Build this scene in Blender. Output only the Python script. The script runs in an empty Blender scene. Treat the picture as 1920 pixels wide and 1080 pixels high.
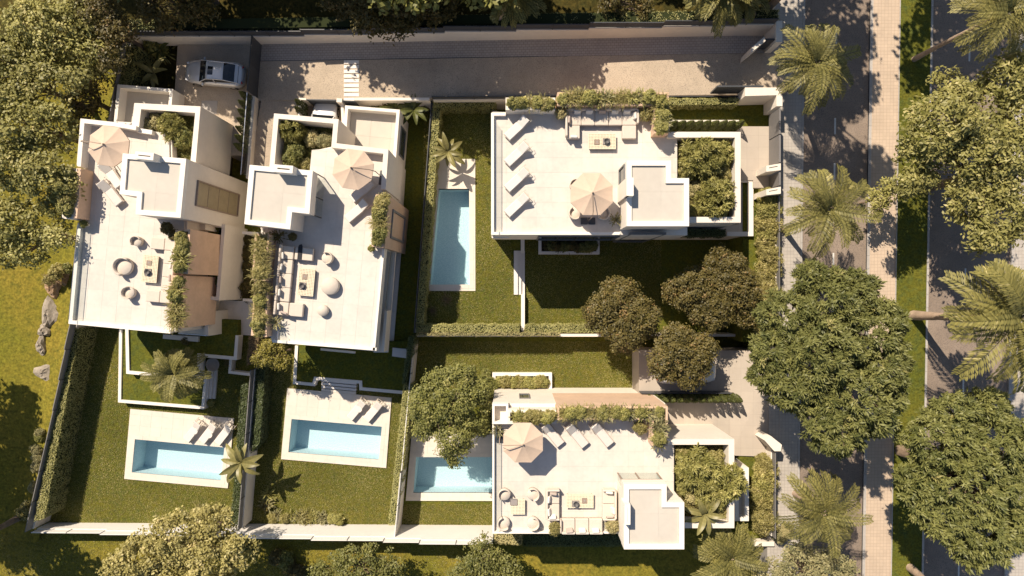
import bpy, bmesh, math, random
import numpy as np
from mathutils import Vector, Matrix
from mathutils.geometry import tessellate_polygon
random.seed(7)
RNG = np.random.default_rng(11)
PI = math.pi
sc = bpy.context.scene
COL = sc.collection
# ------------------------------------------------------------------ camera, sky, sun, exposure
H = 50.0            # height of the camera over the lowest garden
F = 1125.0          # focal length in photo pixels (photo 1920 px wide)
cam_d = bpy.data.cameras.new('camera'); cam = bpy.data.objects.new('camera', cam_d); COL.objects.link(cam)
cam.location = (0, 0, H); cam.rotation_euler = (0, 0, 0)
cam_d.sensor_width = 36.0; cam_d.lens = 36.0 * F / 1920.0
cam_d.clip_start = 0.5; cam_d.clip_end = 3000
sc.camera = cam
SUN_EL = math.radians(47); SUN_DIR = Vector((-0.583, 0.812))       # horizontal direction towards the sun
world = bpy.data.worlds.new('World'); sc.world = world; world.use_nodes = True
wn = world.node_tree; wn.nodes.clear()
sky = wn.nodes.new('ShaderNodeTexSky'); sky.sky_type = 'NISHITA'; sky.sun_disc = False
sky.sun_elevation = SUN_EL; sky.sun_rotation = math.atan2(SUN_DIR.x, SUN_DIR.y)
sky.altitude = 100; sky.air_density = 1.0; sky.dust_density = 0.8; sky.ozone_density = 1.0
bg = wn.nodes.new('ShaderNodeBackground'); bg.inputs['Strength'].default_value = 0.070
wo = wn.nodes.new('ShaderNodeOutputWorld')
wn.links.new(sky.outputs[0], bg.inputs[0]); wn.links.new(bg.outputs[0], wo.inputs[0])
sun_d = bpy.data.lights.new('sun', 'SUN'); sun_d.energy = 5.0; sun_d.angle = math.radians(0.55); sun_d.color = (1.0, 0.87, 0.70)
sun = bpy.data.objects.new('sun', sun_d); COL.objects.link(sun)
sv = Vector((SUN_DIR.x * math.cos(SUN_EL), SUN_DIR.y * math.cos(SUN_EL), math.sin(SUN_EL)))
sun.rotation_euler = sv.to_track_quat('Z', 'Y').to_euler(); sun.location = sv * 80
sc.view_settings.view_transform = 'Standard'; sc.view_settings.look = 'None'
sc.view_settings.exposure = 0.50; sc.view_settings.gamma = 1.0; sc.view_settings.use_curve_mapping = False
sc.cycles.max_bounces = 8; sc.cycles.diffuse_bounces = 5; sc.cycles.transparent_max_bounces = 12
sc.cycles.caustics_reflective = False; sc.cycles.caustics_refractive = False

# ------------------------------------------------------------------ coordinates: a photo pixel and a height give a point of the place
def XY(px, py, z): return ((px - 960) / F * (H - z), (540 - py) / F * (H - z))
def XYs(pts, z): return [XY(a, b, z) for a, b in pts]
def lerp(a, b, t): return a + (b - a) * t
def road_z(x): return min(4.0, max(2.3, 2.3 + (x + 20) * 1.7 / 39.6))
def street_z(y): return 3.45 + 0.0247 * y

# ------------------------------------------------------------------ materials
MATS = {}
def mat(name, col, rough=0.8, var=0.0, vscale=1.0, bump=0.0, bscale=20.0, spec=0.3, obj_var=0.0, metal=0.0, speck=None, coat=0.0):
    """colour with a broad mottling (var), fine relief (bump), a per-piece tint (obj_var), optional specks (colour, scale, amount)"""
    m = bpy.data.materials.new(name); m.use_nodes = True; MATS[name] = m
    nt = m.node_tree; n = nt.nodes; l = nt.links
    b = n['Principled BSDF']
    b.inputs['Roughness'].default_value = rough; b.inputs['Specular IOR Level'].default_value = spec
    b.inputs['Metallic'].default_value = metal; b.inputs['Coat Weight'].default_value = coat
    geo = n.new('ShaderNodeNewGeometry')
    cur = None
    rgb = n.new('ShaderNodeRGB'); rgb.outputs[0].default_value = (*col, 1); cur = rgb.outputs[0]
    def mixmul(cur, fac_socket, lo, hi):
        mr = n.new('ShaderNodeMapRange'); mr.inputs['From Min'].default_value = 0.25; mr.inputs['From Max'].default_value = 0.75
        mr.inputs['To Min'].default_value = lo; mr.inputs['To Max'].default_value = hi; l.new(fac_socket, mr.inputs['Value'])
        vm = n.new('ShaderNodeVectorMath'); vm.operation = 'SCALE'; l.new(cur, vm.inputs[0]); l.new(mr.outputs[0], vm.inputs['Scale'])
        return vm.outputs[0]
    if var:
        for sc_, a in ((vscale, var), (vscale * 5.3, var * 0.6)):
            t = n.new('ShaderNodeTexNoise'); t.inputs['Scale'].default_value = sc_; t.inputs['Detail'].default_value = 5
            l.new(geo.outputs['Position'], t.inputs['Vector']); cur = mixmul(cur, t.outputs[0], 1 - a, 1 + a)
    if speck:
        scol, sscale, samt = speck
        t = n.new('ShaderNodeTexNoise'); t.inputs['Scale'].default_value = sscale; t.inputs['Detail'].default_value = 2
        l.new(geo.outputs['Position'], t.inputs['Vector'])
        mr = n.new('ShaderNodeMapRange'); mr.inputs['From Min'].default_value = 0.5; mr.inputs['From Max'].default_value = 0.68
        mr.inputs['To Max'].default_value = samt; l.new(t.outputs[0], mr.inputs['Value'])
        mx = n.new('ShaderNodeMix'); mx.data_type = 'RGBA'; l.new(mr.outputs[0], mx.inputs['Factor']); l.new(cur, mx.inputs['A'])
        mx.inputs['B'].default_value = (*scol, 1); cur = mx.outputs['Result']
    if obj_var:
        oi = n.new('ShaderNodeObjectInfo'); mr = n.new('ShaderNodeMapRange')
        mr.inputs['To Min'].default_value = 1 - obj_var; mr.inputs['To Max'].default_value = 1 + obj_var
        l.new(oi.outputs['Random'], mr.inputs['Value'])
        vm = n.new('ShaderNodeVectorMath'); vm.operation = 'SCALE'; l.new(cur, vm.inputs[0]); l.new(mr.outputs[0], vm.inputs['Scale']); cur = vm.outputs[0]
    l.new(cur, b.inputs['Base Color'])
    if bump:
        t = n.new('ShaderNodeTexNoise'); t.inputs['Scale'].default_value = bscale; t.inputs['Detail'].default_value = 6
        l.new(geo.outputs['Position'], t.inputs['Vector'])
        bp = n.new('ShaderNodeBump'); bp.inputs['Strength'].default_value = bump; bp.inputs['Distance'].default_value = 0.03
        l.new(t.outputs[0], bp.inputs['Height']); l.new(bp.outputs[0], b.inputs['Normal'])
    return m
def leaf_mat(name, c1, c2, rough=0.55, trans=0.25, c3=None):
    """leaf colour spread over the 'tint' of every leaf and a little per plant; part of the light passes through"""
    m = bpy.data.materials.new(name); m.use_nodes = True; MATS[name] = m
    nt = m.node_tree; n = nt.nodes; l = nt.links; b = n['Principled BSDF']
    at = n.new('ShaderNodeAttribute'); at.attribute_name = 'tint'
    oi = n.new('ShaderNodeObjectInfo')
    ramp = n.new('ShaderNodeValToRGB'); ramp.color_ramp.elements[0].color = (*c1, 1); ramp.color_ramp.elements[1].color = (*c2, 1)
    if c3:
        e = ramp.color_ramp.elements.new(0.93); e.color = (*c2, 1); ramp.color_ramp.elements[-1].color = (*c3, 1)
    l.new(at.outputs['Fac'], ramp.inputs[0])
    mr = n.new('ShaderNodeMapRange'); mr.inputs['To Min'].default_value = 0.85; mr.inputs['To Max'].default_value = 1.15
    l.new(oi.outputs['Random'], mr.inputs['Value'])
    vm = n.new('ShaderNodeVectorMath'); vm.operation = 'SCALE'; l.new(ramp.outputs[0], vm.inputs[0]); l.new(mr.outputs[0], vm.inputs['Scale'])
    l.new(vm.outputs[0], b.inputs['Base Color']); b.inputs['Roughness'].default_value = rough; b.inputs['Specular IOR Level'].default_value = 0.35
    tr = n.new('ShaderNodeBsdfTranslucent'); l.new(vm.outputs[0], tr.inputs['Color'])
    mx = n.new('ShaderNodeMixShader'); mx.inputs[0].default_value = trans
    l.new(b.outputs[0], mx.inputs[1]); l.new(tr.outputs[0], mx.inputs[2]); l.new(mx.outputs[0], n['Material Output'].inputs['Surface'])
    return m
def pave_mat(name, c1, c2, mortar, w, h, msize=0.012, rough=0.85, bump=0.35, var=0.12, vscale=0.5):
    m = bpy.data.materials.new(name); m.use_nodes = True; MATS[name] = m
    nt = m.node_tree; n = nt.nodes; l = nt.links; b = n['Principled BSDF']
    geo = n.new('ShaderNodeNewGeometry')
    br = n.new('ShaderNodeTexBrick'); br.inputs['Scale'].default_value = 1.0; br.inputs['Brick Width'].default_value = w; br.inputs['Row Height'].default_value = h
    br.inputs['Mortar Size'].default_value = msize; br.inputs['Mortar Smooth'].default_value = 0.3; br.offset = 0.0 if abs(w - h) < 1e-6 else 0.5
    br.inputs['Color1'].default_value = (*c1, 1); br.inputs['Color2'].default_value = (*c2, 1); br.inputs['Mortar'].default_value = (*mortar, 1)
    l.new(geo.outputs['Position'], br.inputs['Vector'])
    t = n.new('ShaderNodeTexNoise'); t.inputs['Scale'].default_value = vscale; t.inputs['Detail'].default_value = 7; t.inputs['Roughness'].default_value = 0.65
    l.new(geo.outputs['Position'], t.inputs['Vector'])
    mr = n.new('ShaderNodeMapRange'); mr.inputs['From Min'].default_value = 0.25; mr.inputs['From Max'].default_value = 0.75
    mr.inputs['To Min'].default_value = 1 - var; mr.inputs['To Max'].default_value = 1 + var; l.new(t.outputs[0], mr.inputs['Value'])
    vm = n.new('ShaderNodeVectorMath'); vm.operation = 'SCALE'; l.new(br.outputs['Color'], vm.inputs[0]); l.new(mr.outputs[0], vm.inputs['Scale'])
    l.new(vm.outputs[0], b.inputs['Base Color']); b.inputs['Roughness'].default_value = rough; b.inputs['Specular IOR Level'].default_value = 0.25
    bp = n.new('ShaderNodeBump'); bp.invert = True; bp.inputs['Strength'].default_value = bump; bp.inputs['Distance'].default_value = 0.02
    l.new(br.outputs['Fac'], bp.inputs['Height']); l.new(bp.outputs[0], b.inputs['Normal'])
    return m
def grass_mat(name, a, b_, c, fine=14.0, broad=0.35):
    m = bpy.data.materials.new(name); m.use_nodes = True; MATS[name] = m
    nt = m.node_tree; n = nt.nodes; l = nt.links; b = n['Principled BSDF']
    geo = n.new('ShaderNodeNewGeometry')
    def noise(s, d=6, r=0.6):
        t = n.new('ShaderNodeTexNoise'); t.inputs['Scale'].default_value = s; t.inputs['Detail'].default_value = d; t.inputs['Roughness'].default_value = r
        l.new(geo.outputs['Position'], t.inputs['Vector']); return t.outputs[0]
    def ramp(s, lo, hi, c0, c1):
        r = n.new('ShaderNodeValToRGB'); r.color_ramp.elements[0].position = lo; r.color_ramp.elements[1].position = hi
        r.color_ramp.elements[0].color = c0; r.color_ramp.elements[1].color = c1; l.new(s, r.inputs[0]); return r.outputs[0]
    r1 = ramp(noise(broad), 0.35, 0.68, (*a, 1), (*b_, 1))
    f = ramp(noise(2.2), 0.45, 0.72, (0, 0, 0, 1), (1, 1, 1, 1))
    mx = n.new('ShaderNodeMix'); mx.data_type = 'RGBA'; l.new(f, mx.inputs['Factor']); l.new(r1, mx.inputs['A']); mx.inputs['B'].default_value = (*c, 1)
    nf = noise(fine, 8, 0.75)
    mr = n.new('ShaderNodeMapRange'); mr.inputs['From Min'].default_value = 0.3; mr.inputs['From Max'].default_value = 0.7
    mr.inputs['To Min'].default_value = 0.42; mr.inputs['To Max'].default_value = 1.58; l.new(nf, mr.inputs['Value'])
    vm = n.new('ShaderNodeVectorMath'); vm.operation = 'SCALE'; l.new(mx.outputs['Result'], vm.inputs[0]); l.new(mr.outputs[0], vm.inputs['Scale'])
    l.new(vm.outputs[0], b.inputs['Base Color']); b.inputs['Roughness'].default_value = 0.9; b.inputs['Specular IOR Level'].default_value = 0.1
    bp = n.new('ShaderNodeBump'); bp.inputs['Strength'].default_value = 0.9; bp.inputs['Distance'].default_value = 0.06
    l.new(nf, bp.inputs['Height']); l.new(bp.outputs[0], b.inputs['Normal'])
    return m
mat('plaster', (0.76, 0.69, 0.60), 0.9, 0.05, 0.6, 0.15, 30)
mat('white_cap', (0.80, 0.75, 0.68), 0.85, 0.04, 0.8, 0.1, 30)
mat('terrace_tile', (0.62, 0.57, 0.51), 0.75, 0.075, 0.8, 0.08, 40, obj_var=0.03)
mat('joint', (0.58, 0.53, 0.475), 0.95)
mat('roof_screed', (0.54, 0.495, 0.43), 0.9, 0.05, 0.5, 0.1, 30, obj_var=0.025)
mat('terracotta', (0.62, 0.44, 0.31), 0.9, 0.10, 0.8, 0.3, 25)
mat('deck_tile', (0.67, 0.61, 0.53), 0.75, 0.05, 0.8, 0.08, 40, obj_var=0.03)
mat('step_stone', (0.72, 0.68, 0.64), 0.85, 0.05, 1.0, 0.1, 30)
mat('aggregate', (0.46, 0.375, 0.285), 0.92, 0.13, 0.35, 0.7, 30, speck=((0.26, 0.22, 0.18), 14, 0.8))
mat('asphalt', (0.27, 0.212, 0.168), 0.92, 0.16, 0.3, 0.7, 40, speck=((0.13, 0.108, 0.095), 16, 0.8))
mat('road_paint', (0.62, 0.60, 0.56), 0.8, 0.12, 3.0)
mat('kerb', (0.42, 0.39, 0.36), 0.85, 0.1, 1.0, 0.3, 25, obj_var=0.05)
mat('dark_metal', (0.060, 0.064, 0.072), 0.5, 0.06, 1.5, 0.0, 10, 0.4, obj_var=0.05)
mat('grey_panel', (0.19, 0.18, 0.175), 0.6, 0.06, 1.5, 0.05, 20, 0.4, obj_var=0.06)
mat('pale_panel', (0.74, 0.71, 0.67), 0.7, 0.03, 1.0, obj_var=0.03)
mat('soil', (0.05, 0.034, 0.02), 0.98, 0.3, 2.0, 0.8, 20)
mat('fabric', (0.61, 0.535, 0.455), 0.95, 0.04, 5.0, 0.2, 120)
mat('fabric_dark', (0.45, 0.37, 0.32), 0.95, 0.06, 5.0, 0.2, 120)
mat('fabric_white', (0.70, 0.655, 0.60), 0.95, 0.04, 5.0, 0.2, 120)
mat('sling_mesh', (0.62, 0.575, 0.53), 0.85, 0.04, 6.0, 0.2, 120)
mat('umbrella_cloth', (0.58, 0.445, 0.34), 0.95, 0.04, 4.0, 0.1, 60)
mat('rattan', (0.76, 0.67, 0.50), 0.7, 0.08, 8.0, 0.3, 60)
mat('dark_frame', (0.06, 0.055, 0.05), 0.5)
mat('taupe_wood', (0.30, 0.23, 0.18), 0.7, 0.12, 6.0, 0.2, 40)
mat('bowl_grey', (0.10, 0.095, 0.095), 0.5, 0.1, 6.0)
mat('tray_grey', (0.30, 0.27, 0.25), 0.7, 0.08, 6.0)
mat('charcoal_cloth', (0.035, 0.035, 0.04), 0.9, 0.1, 6.0)
mat('car_paint', (0.62, 0.61, 0.60), 0.28, 0.0, 1, 0, 1, 0.5, metal=0.35, coat=0.8)
mat('car_white', (0.78, 0.76, 0.73), 0.3, 0.0, 1, 0, 1, 0.5, coat=0.8)
mat('car_glass', (0.015, 0.018, 0.022), 0.06, 0, 1, 0, 1, 0.7)
mat('tyre', (0.02, 0.02, 0.02), 0.9)
mat('chrome', (0.6, 0.6, 0.6), 0.2, metal=1.0)
mat('lamp_red', (0.35, 0.02, 0.02), 0.2)
mat('lamp_clear', (0.7, 0.7, 0.72), 0.1)
mat('window_glass', (0.05, 0.06, 0.065), 0.08, spec=0.6)
mat('window_frame', (0.16, 0.16, 0.16), 0.5)
mat('warm_glass', (0.36, 0.30, 0.20), 0.25, 0.1, 2.0, spec=0.5)
mat('pool_tile', (0.46, 0.70, 0.76), 0.6, 0.05, 2.0)
mat('bark', (0.20, 0.145, 0.10), 0.95, 0.25, 3.0, 0.8, 25)
mat('palm_bark', (0.36, 0.27, 0.20), 0.95, 0.2, 2.0, 0.9, 12)
mat('rock', (0.32, 0.275, 0.22), 0.95, 0.28, 1.2, 1.0, 6)
mat('rock_ochre', (0.36, 0.24, 0.15), 0.95, 0.25, 1.2, 1.0, 6)
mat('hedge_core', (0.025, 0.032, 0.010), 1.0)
mat('dry_core', (0.10, 0.075, 0.05), 1.0, 0.2, 4.0, 0.6, 20)
grass_mat('lawn', (0.095, 0.103, 0.015), (0.138, 0.128, 0.019), (0.074, 0.094, 0.025), 6.5)
grass_mat('field', (0.165, 0.155, 0.020), (0.25, 0.185, 0.030), (0.105, 0.100, 0.017), 5.0, 0.18)
grass_mat('shaded_undergrowth', (0.045, 0.042, 0.011), (0.085, 0.060, 0.014), (0.028, 0.030, 0.009), 4.0, 0.5)  # ground colour darkened to hold the shade under the trees
pave_mat('paver', (0.44, 0.385, 0.34), (0.39, 0.345, 0.31), (0.20, 0.175, 0.155), 0.30, 0.20, 0.012)
pave_mat('promenade', (0.54, 0.425, 0.32), (0.50, 0.395, 0.30), (0.40, 0.31, 0.235), 0.26, 0.26, 0.012)
pave_mat('sidewalk_tile', (0.46, 0.42, 0.37), (0.42, 0.38, 0.34), (0.33, 0.30, 0.27), 0.26, 0.26, 0.014)
pave_mat('court_paving', (0.46, 0.40, 0.335), (0.44, 0.38, 0.32), (0.36, 0.31, 0.26), 0.9, 0.9, 0.008, bump=0.15, var=0.08)
leaf_mat('leaf_bright', (0.17, 0.165, 0.040), (0.46, 0.42, 0.14), 0.5, 0.28, (0.60, 0.52, 0.22))
leaf_mat('leaf_gold', (0.19, 0.165, 0.045), (0.46, 0.40, 0.15), 0.5, 0.28, (0.60, 0.50, 0.24))
leaf_mat('leaf_mid', (0.11, 0.12, 0.030), (0.29, 0.28, 0.080), 0.5, 0.28, (0.38, 0.34, 0.12))
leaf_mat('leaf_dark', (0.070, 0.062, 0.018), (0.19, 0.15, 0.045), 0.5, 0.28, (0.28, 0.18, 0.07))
leaf_mat('leaf_pine', (0.125, 0.14, 0.042), (0.32, 0.315, 0.10), 0.5, 0.28, (0.44, 0.39, 0.15))
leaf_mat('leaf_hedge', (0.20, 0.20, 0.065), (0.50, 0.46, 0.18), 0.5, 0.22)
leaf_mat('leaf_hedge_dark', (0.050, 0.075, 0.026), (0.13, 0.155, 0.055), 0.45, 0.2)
leaf_mat('leaf_cypress', (0.034, 0.047, 0.012), (0.138, 0.143, 0.033), 0.5, 0.15)
leaf_mat('leaf_cream', (0.292, 0.275, 0.113), (0.636, 0.537, 0.270), 0.5, 0.3)
leaf_mat('leaf_yellow', (0.15, 0.14, 0.025), (0.33, 0.28, 0.06), 0.5, 0.3)
leaf_mat('leaf_grey', (0.148, 0.154, 0.069), (0.386, 0.336, 0.164), 0.6, 0.2)
leaf_mat('leaf_palm', (0.10, 0.10, 0.028), (0.33, 0.29, 0.09), 0.5, 0.28, (0.52, 0.45, 0.20))
leaf_mat('leaf_banana', (0.165, 0.156, 0.049), (0.318, 0.276, 0.108), 0.4, 0.25)
leaf_mat('leaf_dry', (0.153, 0.102, 0.049), (0.280, 0.204, 0.108), 0.8, 0.2)
def glassy(name, tint, rough=0.02, mixf=0.12):
    m = bpy.data.materials.new(name); m.use_nodes = True; MATS[name] = m
    nt = m.node_tree; n = nt.nodes; l = nt.links; n.remove(n['Principled BSDF'])
    tr = n.new('ShaderNodeBsdfTransparent'); tr.inputs[0].default_value = (*tint, 1)
    gl = n.new('ShaderNodeBsdfGlossy'); gl.inputs['Roughness'].default_value = rough
    fr = n.new('ShaderNodeLayerWeight'); fr.inputs[0].default_value = 0.25
    ad = n.new('ShaderNodeMath'); ad.operation = 'MULTIPLY_ADD'; ad.inputs[1].default_value = 0.16; ad.inputs[2].default_value = mixf * 0.5; l.new(fr.outputs['Facing'], ad.inputs[0])
    mx = n.new('ShaderNodeMixShader'); l.new(ad.outputs[0], mx.inputs[0]); l.new(tr.outputs[0], mx.inputs[1]); l.new(gl.outputs[0], mx.inputs[2])
    l.new(mx.outputs[0], n['Material Output'].inputs['Surface'])
    if 'water' in name:
        geo = n.new('ShaderNodeNewGeometry'); t = n.new('ShaderNodeTexNoise'); t.inputs['Scale'].default_value = 4; t.inputs['Detail'].default_value = 4
        l.new(geo.outputs['Position'], t.inputs['Vector'])
        bp = n.new('ShaderNodeBump'); bp.inputs['Strength'].default_value = 0.12; bp.inputs['Distance'].default_value = 0.03
        l.new(t.outputs[0], bp.inputs['Height']); l.new(bp.outputs[0], gl.inputs['Normal'])
    return m
glassy('water', (0.88, 0.945, 0.96), 0.02, 0.015)
glassy('rail_glass', (0.93, 0.955, 0.955), 0.02, 0.04)
# the pool tiles carry a fine mosaic and a pale wavering light pattern belongs to the water, not to them
def pool_tile_mosaic():
    m = MATS['pool_tile']; n = m.node_tree.nodes; l = m.node_tree.links; b = n['Principled BSDF']
    geo = n.new('ShaderNodeNewGeometry'); t = n.new('ShaderNodeTexNoise'); t.inputs['Scale'].default_value = 12; t.inputs['Detail'].default_value = 3
    l.new(geo.outputs['Position'], t.inputs['Vector']); r = n.new('ShaderNodeValToRGB'); r.color_ramp.elements[0].position = .4; r.color_ramp.elements[1].position = .6
    r.color_ramp.elements[0].color = (0.47, 0.62, 0.67, 1); r.color_ramp.elements[1].color = (0.63, 0.73, 0.76, 1); l.new(t.outputs[0], r.inputs[0]); l.new(r.outputs[0], b.inputs['Base Color'])
pool_tile_mosaic()

# ------------------------------------------------------------------ mesh helpers
def area2(p): return sum(p[i][0] * p[(i + 1) % len(p)][1] - p[(i + 1) % len(p)][0] * p[i][1] for i in range(len(p)))
def ccw(p): return list(p) if area2(p) > 0 else list(p)[::-1]
def offset(poly, d):
    """polygon (ccw) moved inwards by d with mitred corners; order kept"""
    n = len(poly); out = []
    for i in range(n):
        a, b, c = Vector(poly[i - 1][:2]), Vector(poly[i][:2]), Vector(poly[(i + 1) % n][:2])
        e1 = (b - a).normalized(); e2 = (c - b).normalized()
        n1 = Vector((-e1.y, e1.x)); n2 = Vector((-e2.y, e2.x))
        k = n1 + n2; k = k / max(0.15, k.dot(n1)) if k.length > 1e-6 else n1
        out.append((b.x + k.x * d, b.y + k.y * d))
    return out
class G:
    def __init__(s): s.v = []; s.f = []
    def add(s, vs, fs):
        o = len(s.v); s.v += [tuple(v) for v in vs]; s.f += [tuple(i + o for i in f) for f in fs]; return s
    def prism(s, p, z1, z0, top_f=None):
        """p: xy polygon; z1 may be a function of (x, y)"""
        p = ccw(p); n = len(p)
        zt = (lambda x, y: z1) if not callable(z1) else z1
        vs = [(x, y, z0) for x, y in p] + [(x, y, zt(x, y)) for x, y in p]
        fs = [tuple(range(n))[::-1], tuple(range(n, 2 * n))] + [(i, (i + 1) % n, n + (i + 1) % n, n + i) for i in range(n)]
        return s.add(vs, fs)
    def ring(s, outer, inner, z1, z0):
        n = len(outer)
        for i in range(n):
            j = (i + 1) % n
            s.prism([outer[i], outer[j], inner[j], inner[i]], z1, z0)
        return s
    def rim(s, poly, t, z1, z0):
        """ring of thickness t inside poly, no inner seams"""
        p = ccw(poly); q = offset(p, t); n = len(p)
        vs = [(x, y, z0) for x, y in p] + [(x, y, z1) for x, y in p] + [(x, y, z0) for x, y in q] + [(x, y, z1) for x, y in q]
        fs = []
        for i in range(n):
            j = (i + 1) % n
            fs += [(i, j, n + j, n + i), (n + i, n + j, 3 * n + j, 3 * n + i), (2 * n + j, 2 * n + i, 3 * n + i, 3 * n + j), (j, i, 2 * n + i, 2 * n + j)]
        return s.add(vs, fs)
    def path(s, pts, t, z1, z0, side=0.0):
        """wall of thickness t along an open xy path; side -1/0/+1 shifts it; z1, z0 may be lists per point"""
        n = len(pts); L = []; R = []
        for i in range(n):
            b = Vector(pts[i]); a = Vector(pts[i - 1]) if i else None; c = Vector(pts[i + 1]) if i < n - 1 else None
            e1 = (b - a).normalized() if a is not None else (c - b).normalized(); e2 = (c - b).normalized() if c is not None else e1
            n1 = Vector((-e1.y, e1.x)); n2 = Vector((-e2.y, e2.x)); k = n1 + n2; k = k / max(0.2, k.dot(n1))
            L.append(b + k * t * (0.5 + side * 0.5)); R.append(b - k * t * (0.5 - side * 0.5))
        zt = z1 if isinstance(z1, (list, tuple)) else [z1] * n; zb = z0 if isinstance(z0, (list, tuple)) else [z0] * n
        vs = []; fs = []
        for i in range(n): vs += [(L[i].x, L[i].y, zb[i]), (R[i].x, R[i].y, zb[i]), (R[i].x, R[i].y, zt[i]), (L[i].x, L[i].y, zt[i])]
        for i in range(n - 1):
            a = 4 * i; b = a + 4
            fs += [(a + k, b + k, b + (k + 1) % 4, a + (k + 1) % 4) for k in range(4)]
        fs += [(3, 2, 1, 0), (4 * n - 4, 4 * n - 3, 4 * n - 2, 4 * n - 1)]
        return s.add(vs, fs)
    def box(s, c, d, rz=0.0, M=None):
        x, y, z = d[0] / 2, d[1] / 2, d[2] / 2
        vs = [Vector((sx * x, sy * y, sz * z)) for sx in (-1, 1) for sy in (-1, 1) for sz in (-1, 1)]
        R = M if M is not None else Matrix.Rotation(rz, 3, 'Z')
        vs = [R @ v + Vector(c) for v in vs]
        return s.add(vs, [(0, 1, 3, 2), (4, 6, 7, 5), (0, 4, 5, 1), (2, 3, 7, 6), (0, 2, 6, 4), (1, 5, 7, 3)])
    def rbox(s, c, d, rz=0.0, r=0.05, M=None):
        """cushion: a box with rounded upright and upper edges"""
        x, y, z = d[0] / 2, d[1] / 2, d[2] / 2; r = min(r, x * .9, y * .9, z * .9); k = 3; prof = []
        R = M if M is not None else Matrix.Rotation(rz, 3, 'Z')
        levels = [(-z, -0.0)] + [(z - r + r * math.sin(a), -r + r * math.cos(a)) for a in (0, PI / 6, PI / 3, PI / 2)]
        rings = []
        for zz, ins in levels:
            ring = []
            for qx, qy, a0 in ((1, 1, 0), (-1, 1, PI / 2), (-1, -1, PI), (1, -1, 1.5 * PI)):
                for j in range(k + 1):
                    a = a0 + j / k * PI / 2; rr = r + ins if zz > -z else r
                    rr = max(rr, 0.002)
                    ring.append(R @ Vector((qx * (x - r) + rr * math.cos(a), qy * (y - r) + rr * math.sin(a), zz)) + Vector(c))
            rings.append(ring)
        m = len(rings[0]); vs = [p for rg in rings for p in rg]; fs = [tuple(range(m))[::-1], tuple(range((len(rings) - 1) * m, len(rings) * m))]
        for i in range(len(rings) - 1):
            fs += [(i * m + j, i * m + (j + 1) % m, (i + 1) * m + (j + 1) % m, (i + 1) * m + j) for j in range(m)]
        return s.add(vs, fs)
    def tube(s, pts, rad, n=6, cap=True):
        pts = [Vector(p) for p in pts]; rad = rad if isinstance(rad, (list, tuple)) else [rad] * len(pts)
        up = Vector((0, 0, 1)); rings = []
        for i, p in enumerate(pts):
            d = (pts[min(i + 1, len(pts) - 1)] - pts[max(i - 1, 0)]).normalized()
            a = d.cross(up if abs(d.z) < 0.95 else Vector((1, 0, 0))).normalized(); b = d.cross(a)
            rings += [p + (a * math.cos(k / n * 2 * PI) + b * math.sin(k / n * 2 * PI)) * rad[i] for k in range(n)]
        fs = [(i * n + k, i * n + (k + 1) % n, (i + 1) * n + (k + 1) % n, (i + 1) * n + k) for i in range(len(pts) - 1) for k in range(n)]
        if cap: fs += [tuple(range(n)), tuple(range((len(pts) - 1) * n, len(pts) * n))[::-1]]
        return s.add(rings, fs)
    def lathe(s, prof, n=16, c=(0, 0, 0), sx=1.0, sy=1.0):
        vs = [(c[0] + r * math.cos(k / n * 2 * PI) * sx, c[1] + r * math.sin(k / n * 2 * PI) * sy, c[2] + z) for r, z in prof for k in range(n)]
        fs = [(i * n + k, i * n + (k + 1) % n, (i + 1) * n + (k + 1) % n, (i + 1) * n + k) for i in range(len(prof) - 1) for k in range(n)]
        if prof[0][0] > 1e-4: fs.append(tuple(range(n))[::-1])
        if prof[-1][0] > 1e-4: fs.append(tuple(range((len(prof) - 1) * n, len(prof) * n)))
        return s.add(vs, fs)
    def slab(s, outer, holes, z1, z0):
        """slab with holes"""
        outer = ccw(outer); holes = [ccw(h)[::-1] for h in holes]
        zt = (lambda x, y: z1) if not callable(z1) else z1
        loops = [outer] + holes; flat = [p for lp in loops for p in lp]
        tris = tessellate_polygon([[Vector((x, y, 0)) for x, y in lp] for lp in loops])
        o = len(s.v); n = len(flat)
        s.v += [(x, y, z0) for x, y in flat] + [(x, y, zt(x, y)) for x, y in flat]
        for t in tris:
            a, b, c = t
            ar = (flat[b][0] - flat[a][0]) * (flat[c][1] - flat[a][1]) - (flat[c][0] - flat[a][0]) * (flat[b][1] - flat[a][1])
            if ar < 0: a, b, c = c, b, a
            s.f.append((o + n + a, o + n + b, o + n + c)); s.f.append((o + c, o + b, o + a))
        k = 0
        for lp in loops:
            m = len(lp)
            for i in range(m):
                a, b = k + i, k + (i + 1) % m
                s.f.append((o + a, o + b, o + n + b, o + n + a))
            k += m
        return s
OFF = {}
def mesh_of(name, g, m, smooth=False, sub=None):
    v = np.array(g.v, dtype=np.float64).reshape(-1, 3)
    if sub is not None: v = v - np.array(sub)
    me = bpy.data.meshes.new(name); me.from_pydata(v.tolist(), [], g.f); me.validate(); me.update()
    me.materials.append(MATS[m])
    if smooth: me.polygons.foreach_set('use_smooth', [True] * len(me.polygons))
    return me
def tagit(o, label=None, cat=None, group=None, kind=None):
    if label: o['label'] = label
    if cat: o['category'] = cat
    if group: o['group'] = group
    if kind: o['kind'] = kind
    return o
def thing(name, label, cat, loc=(0, 0, 0), rz=0.0, group=None):
    o = bpy.data.objects.new(name, None); COL.objects.link(o); o.location = loc; o.rotation_euler = (0, 0, rz)
    o.empty_display_size = 0.3; OFF[o.name] = tuple(loc)
    return tagit(o, label, cat, group)
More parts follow.
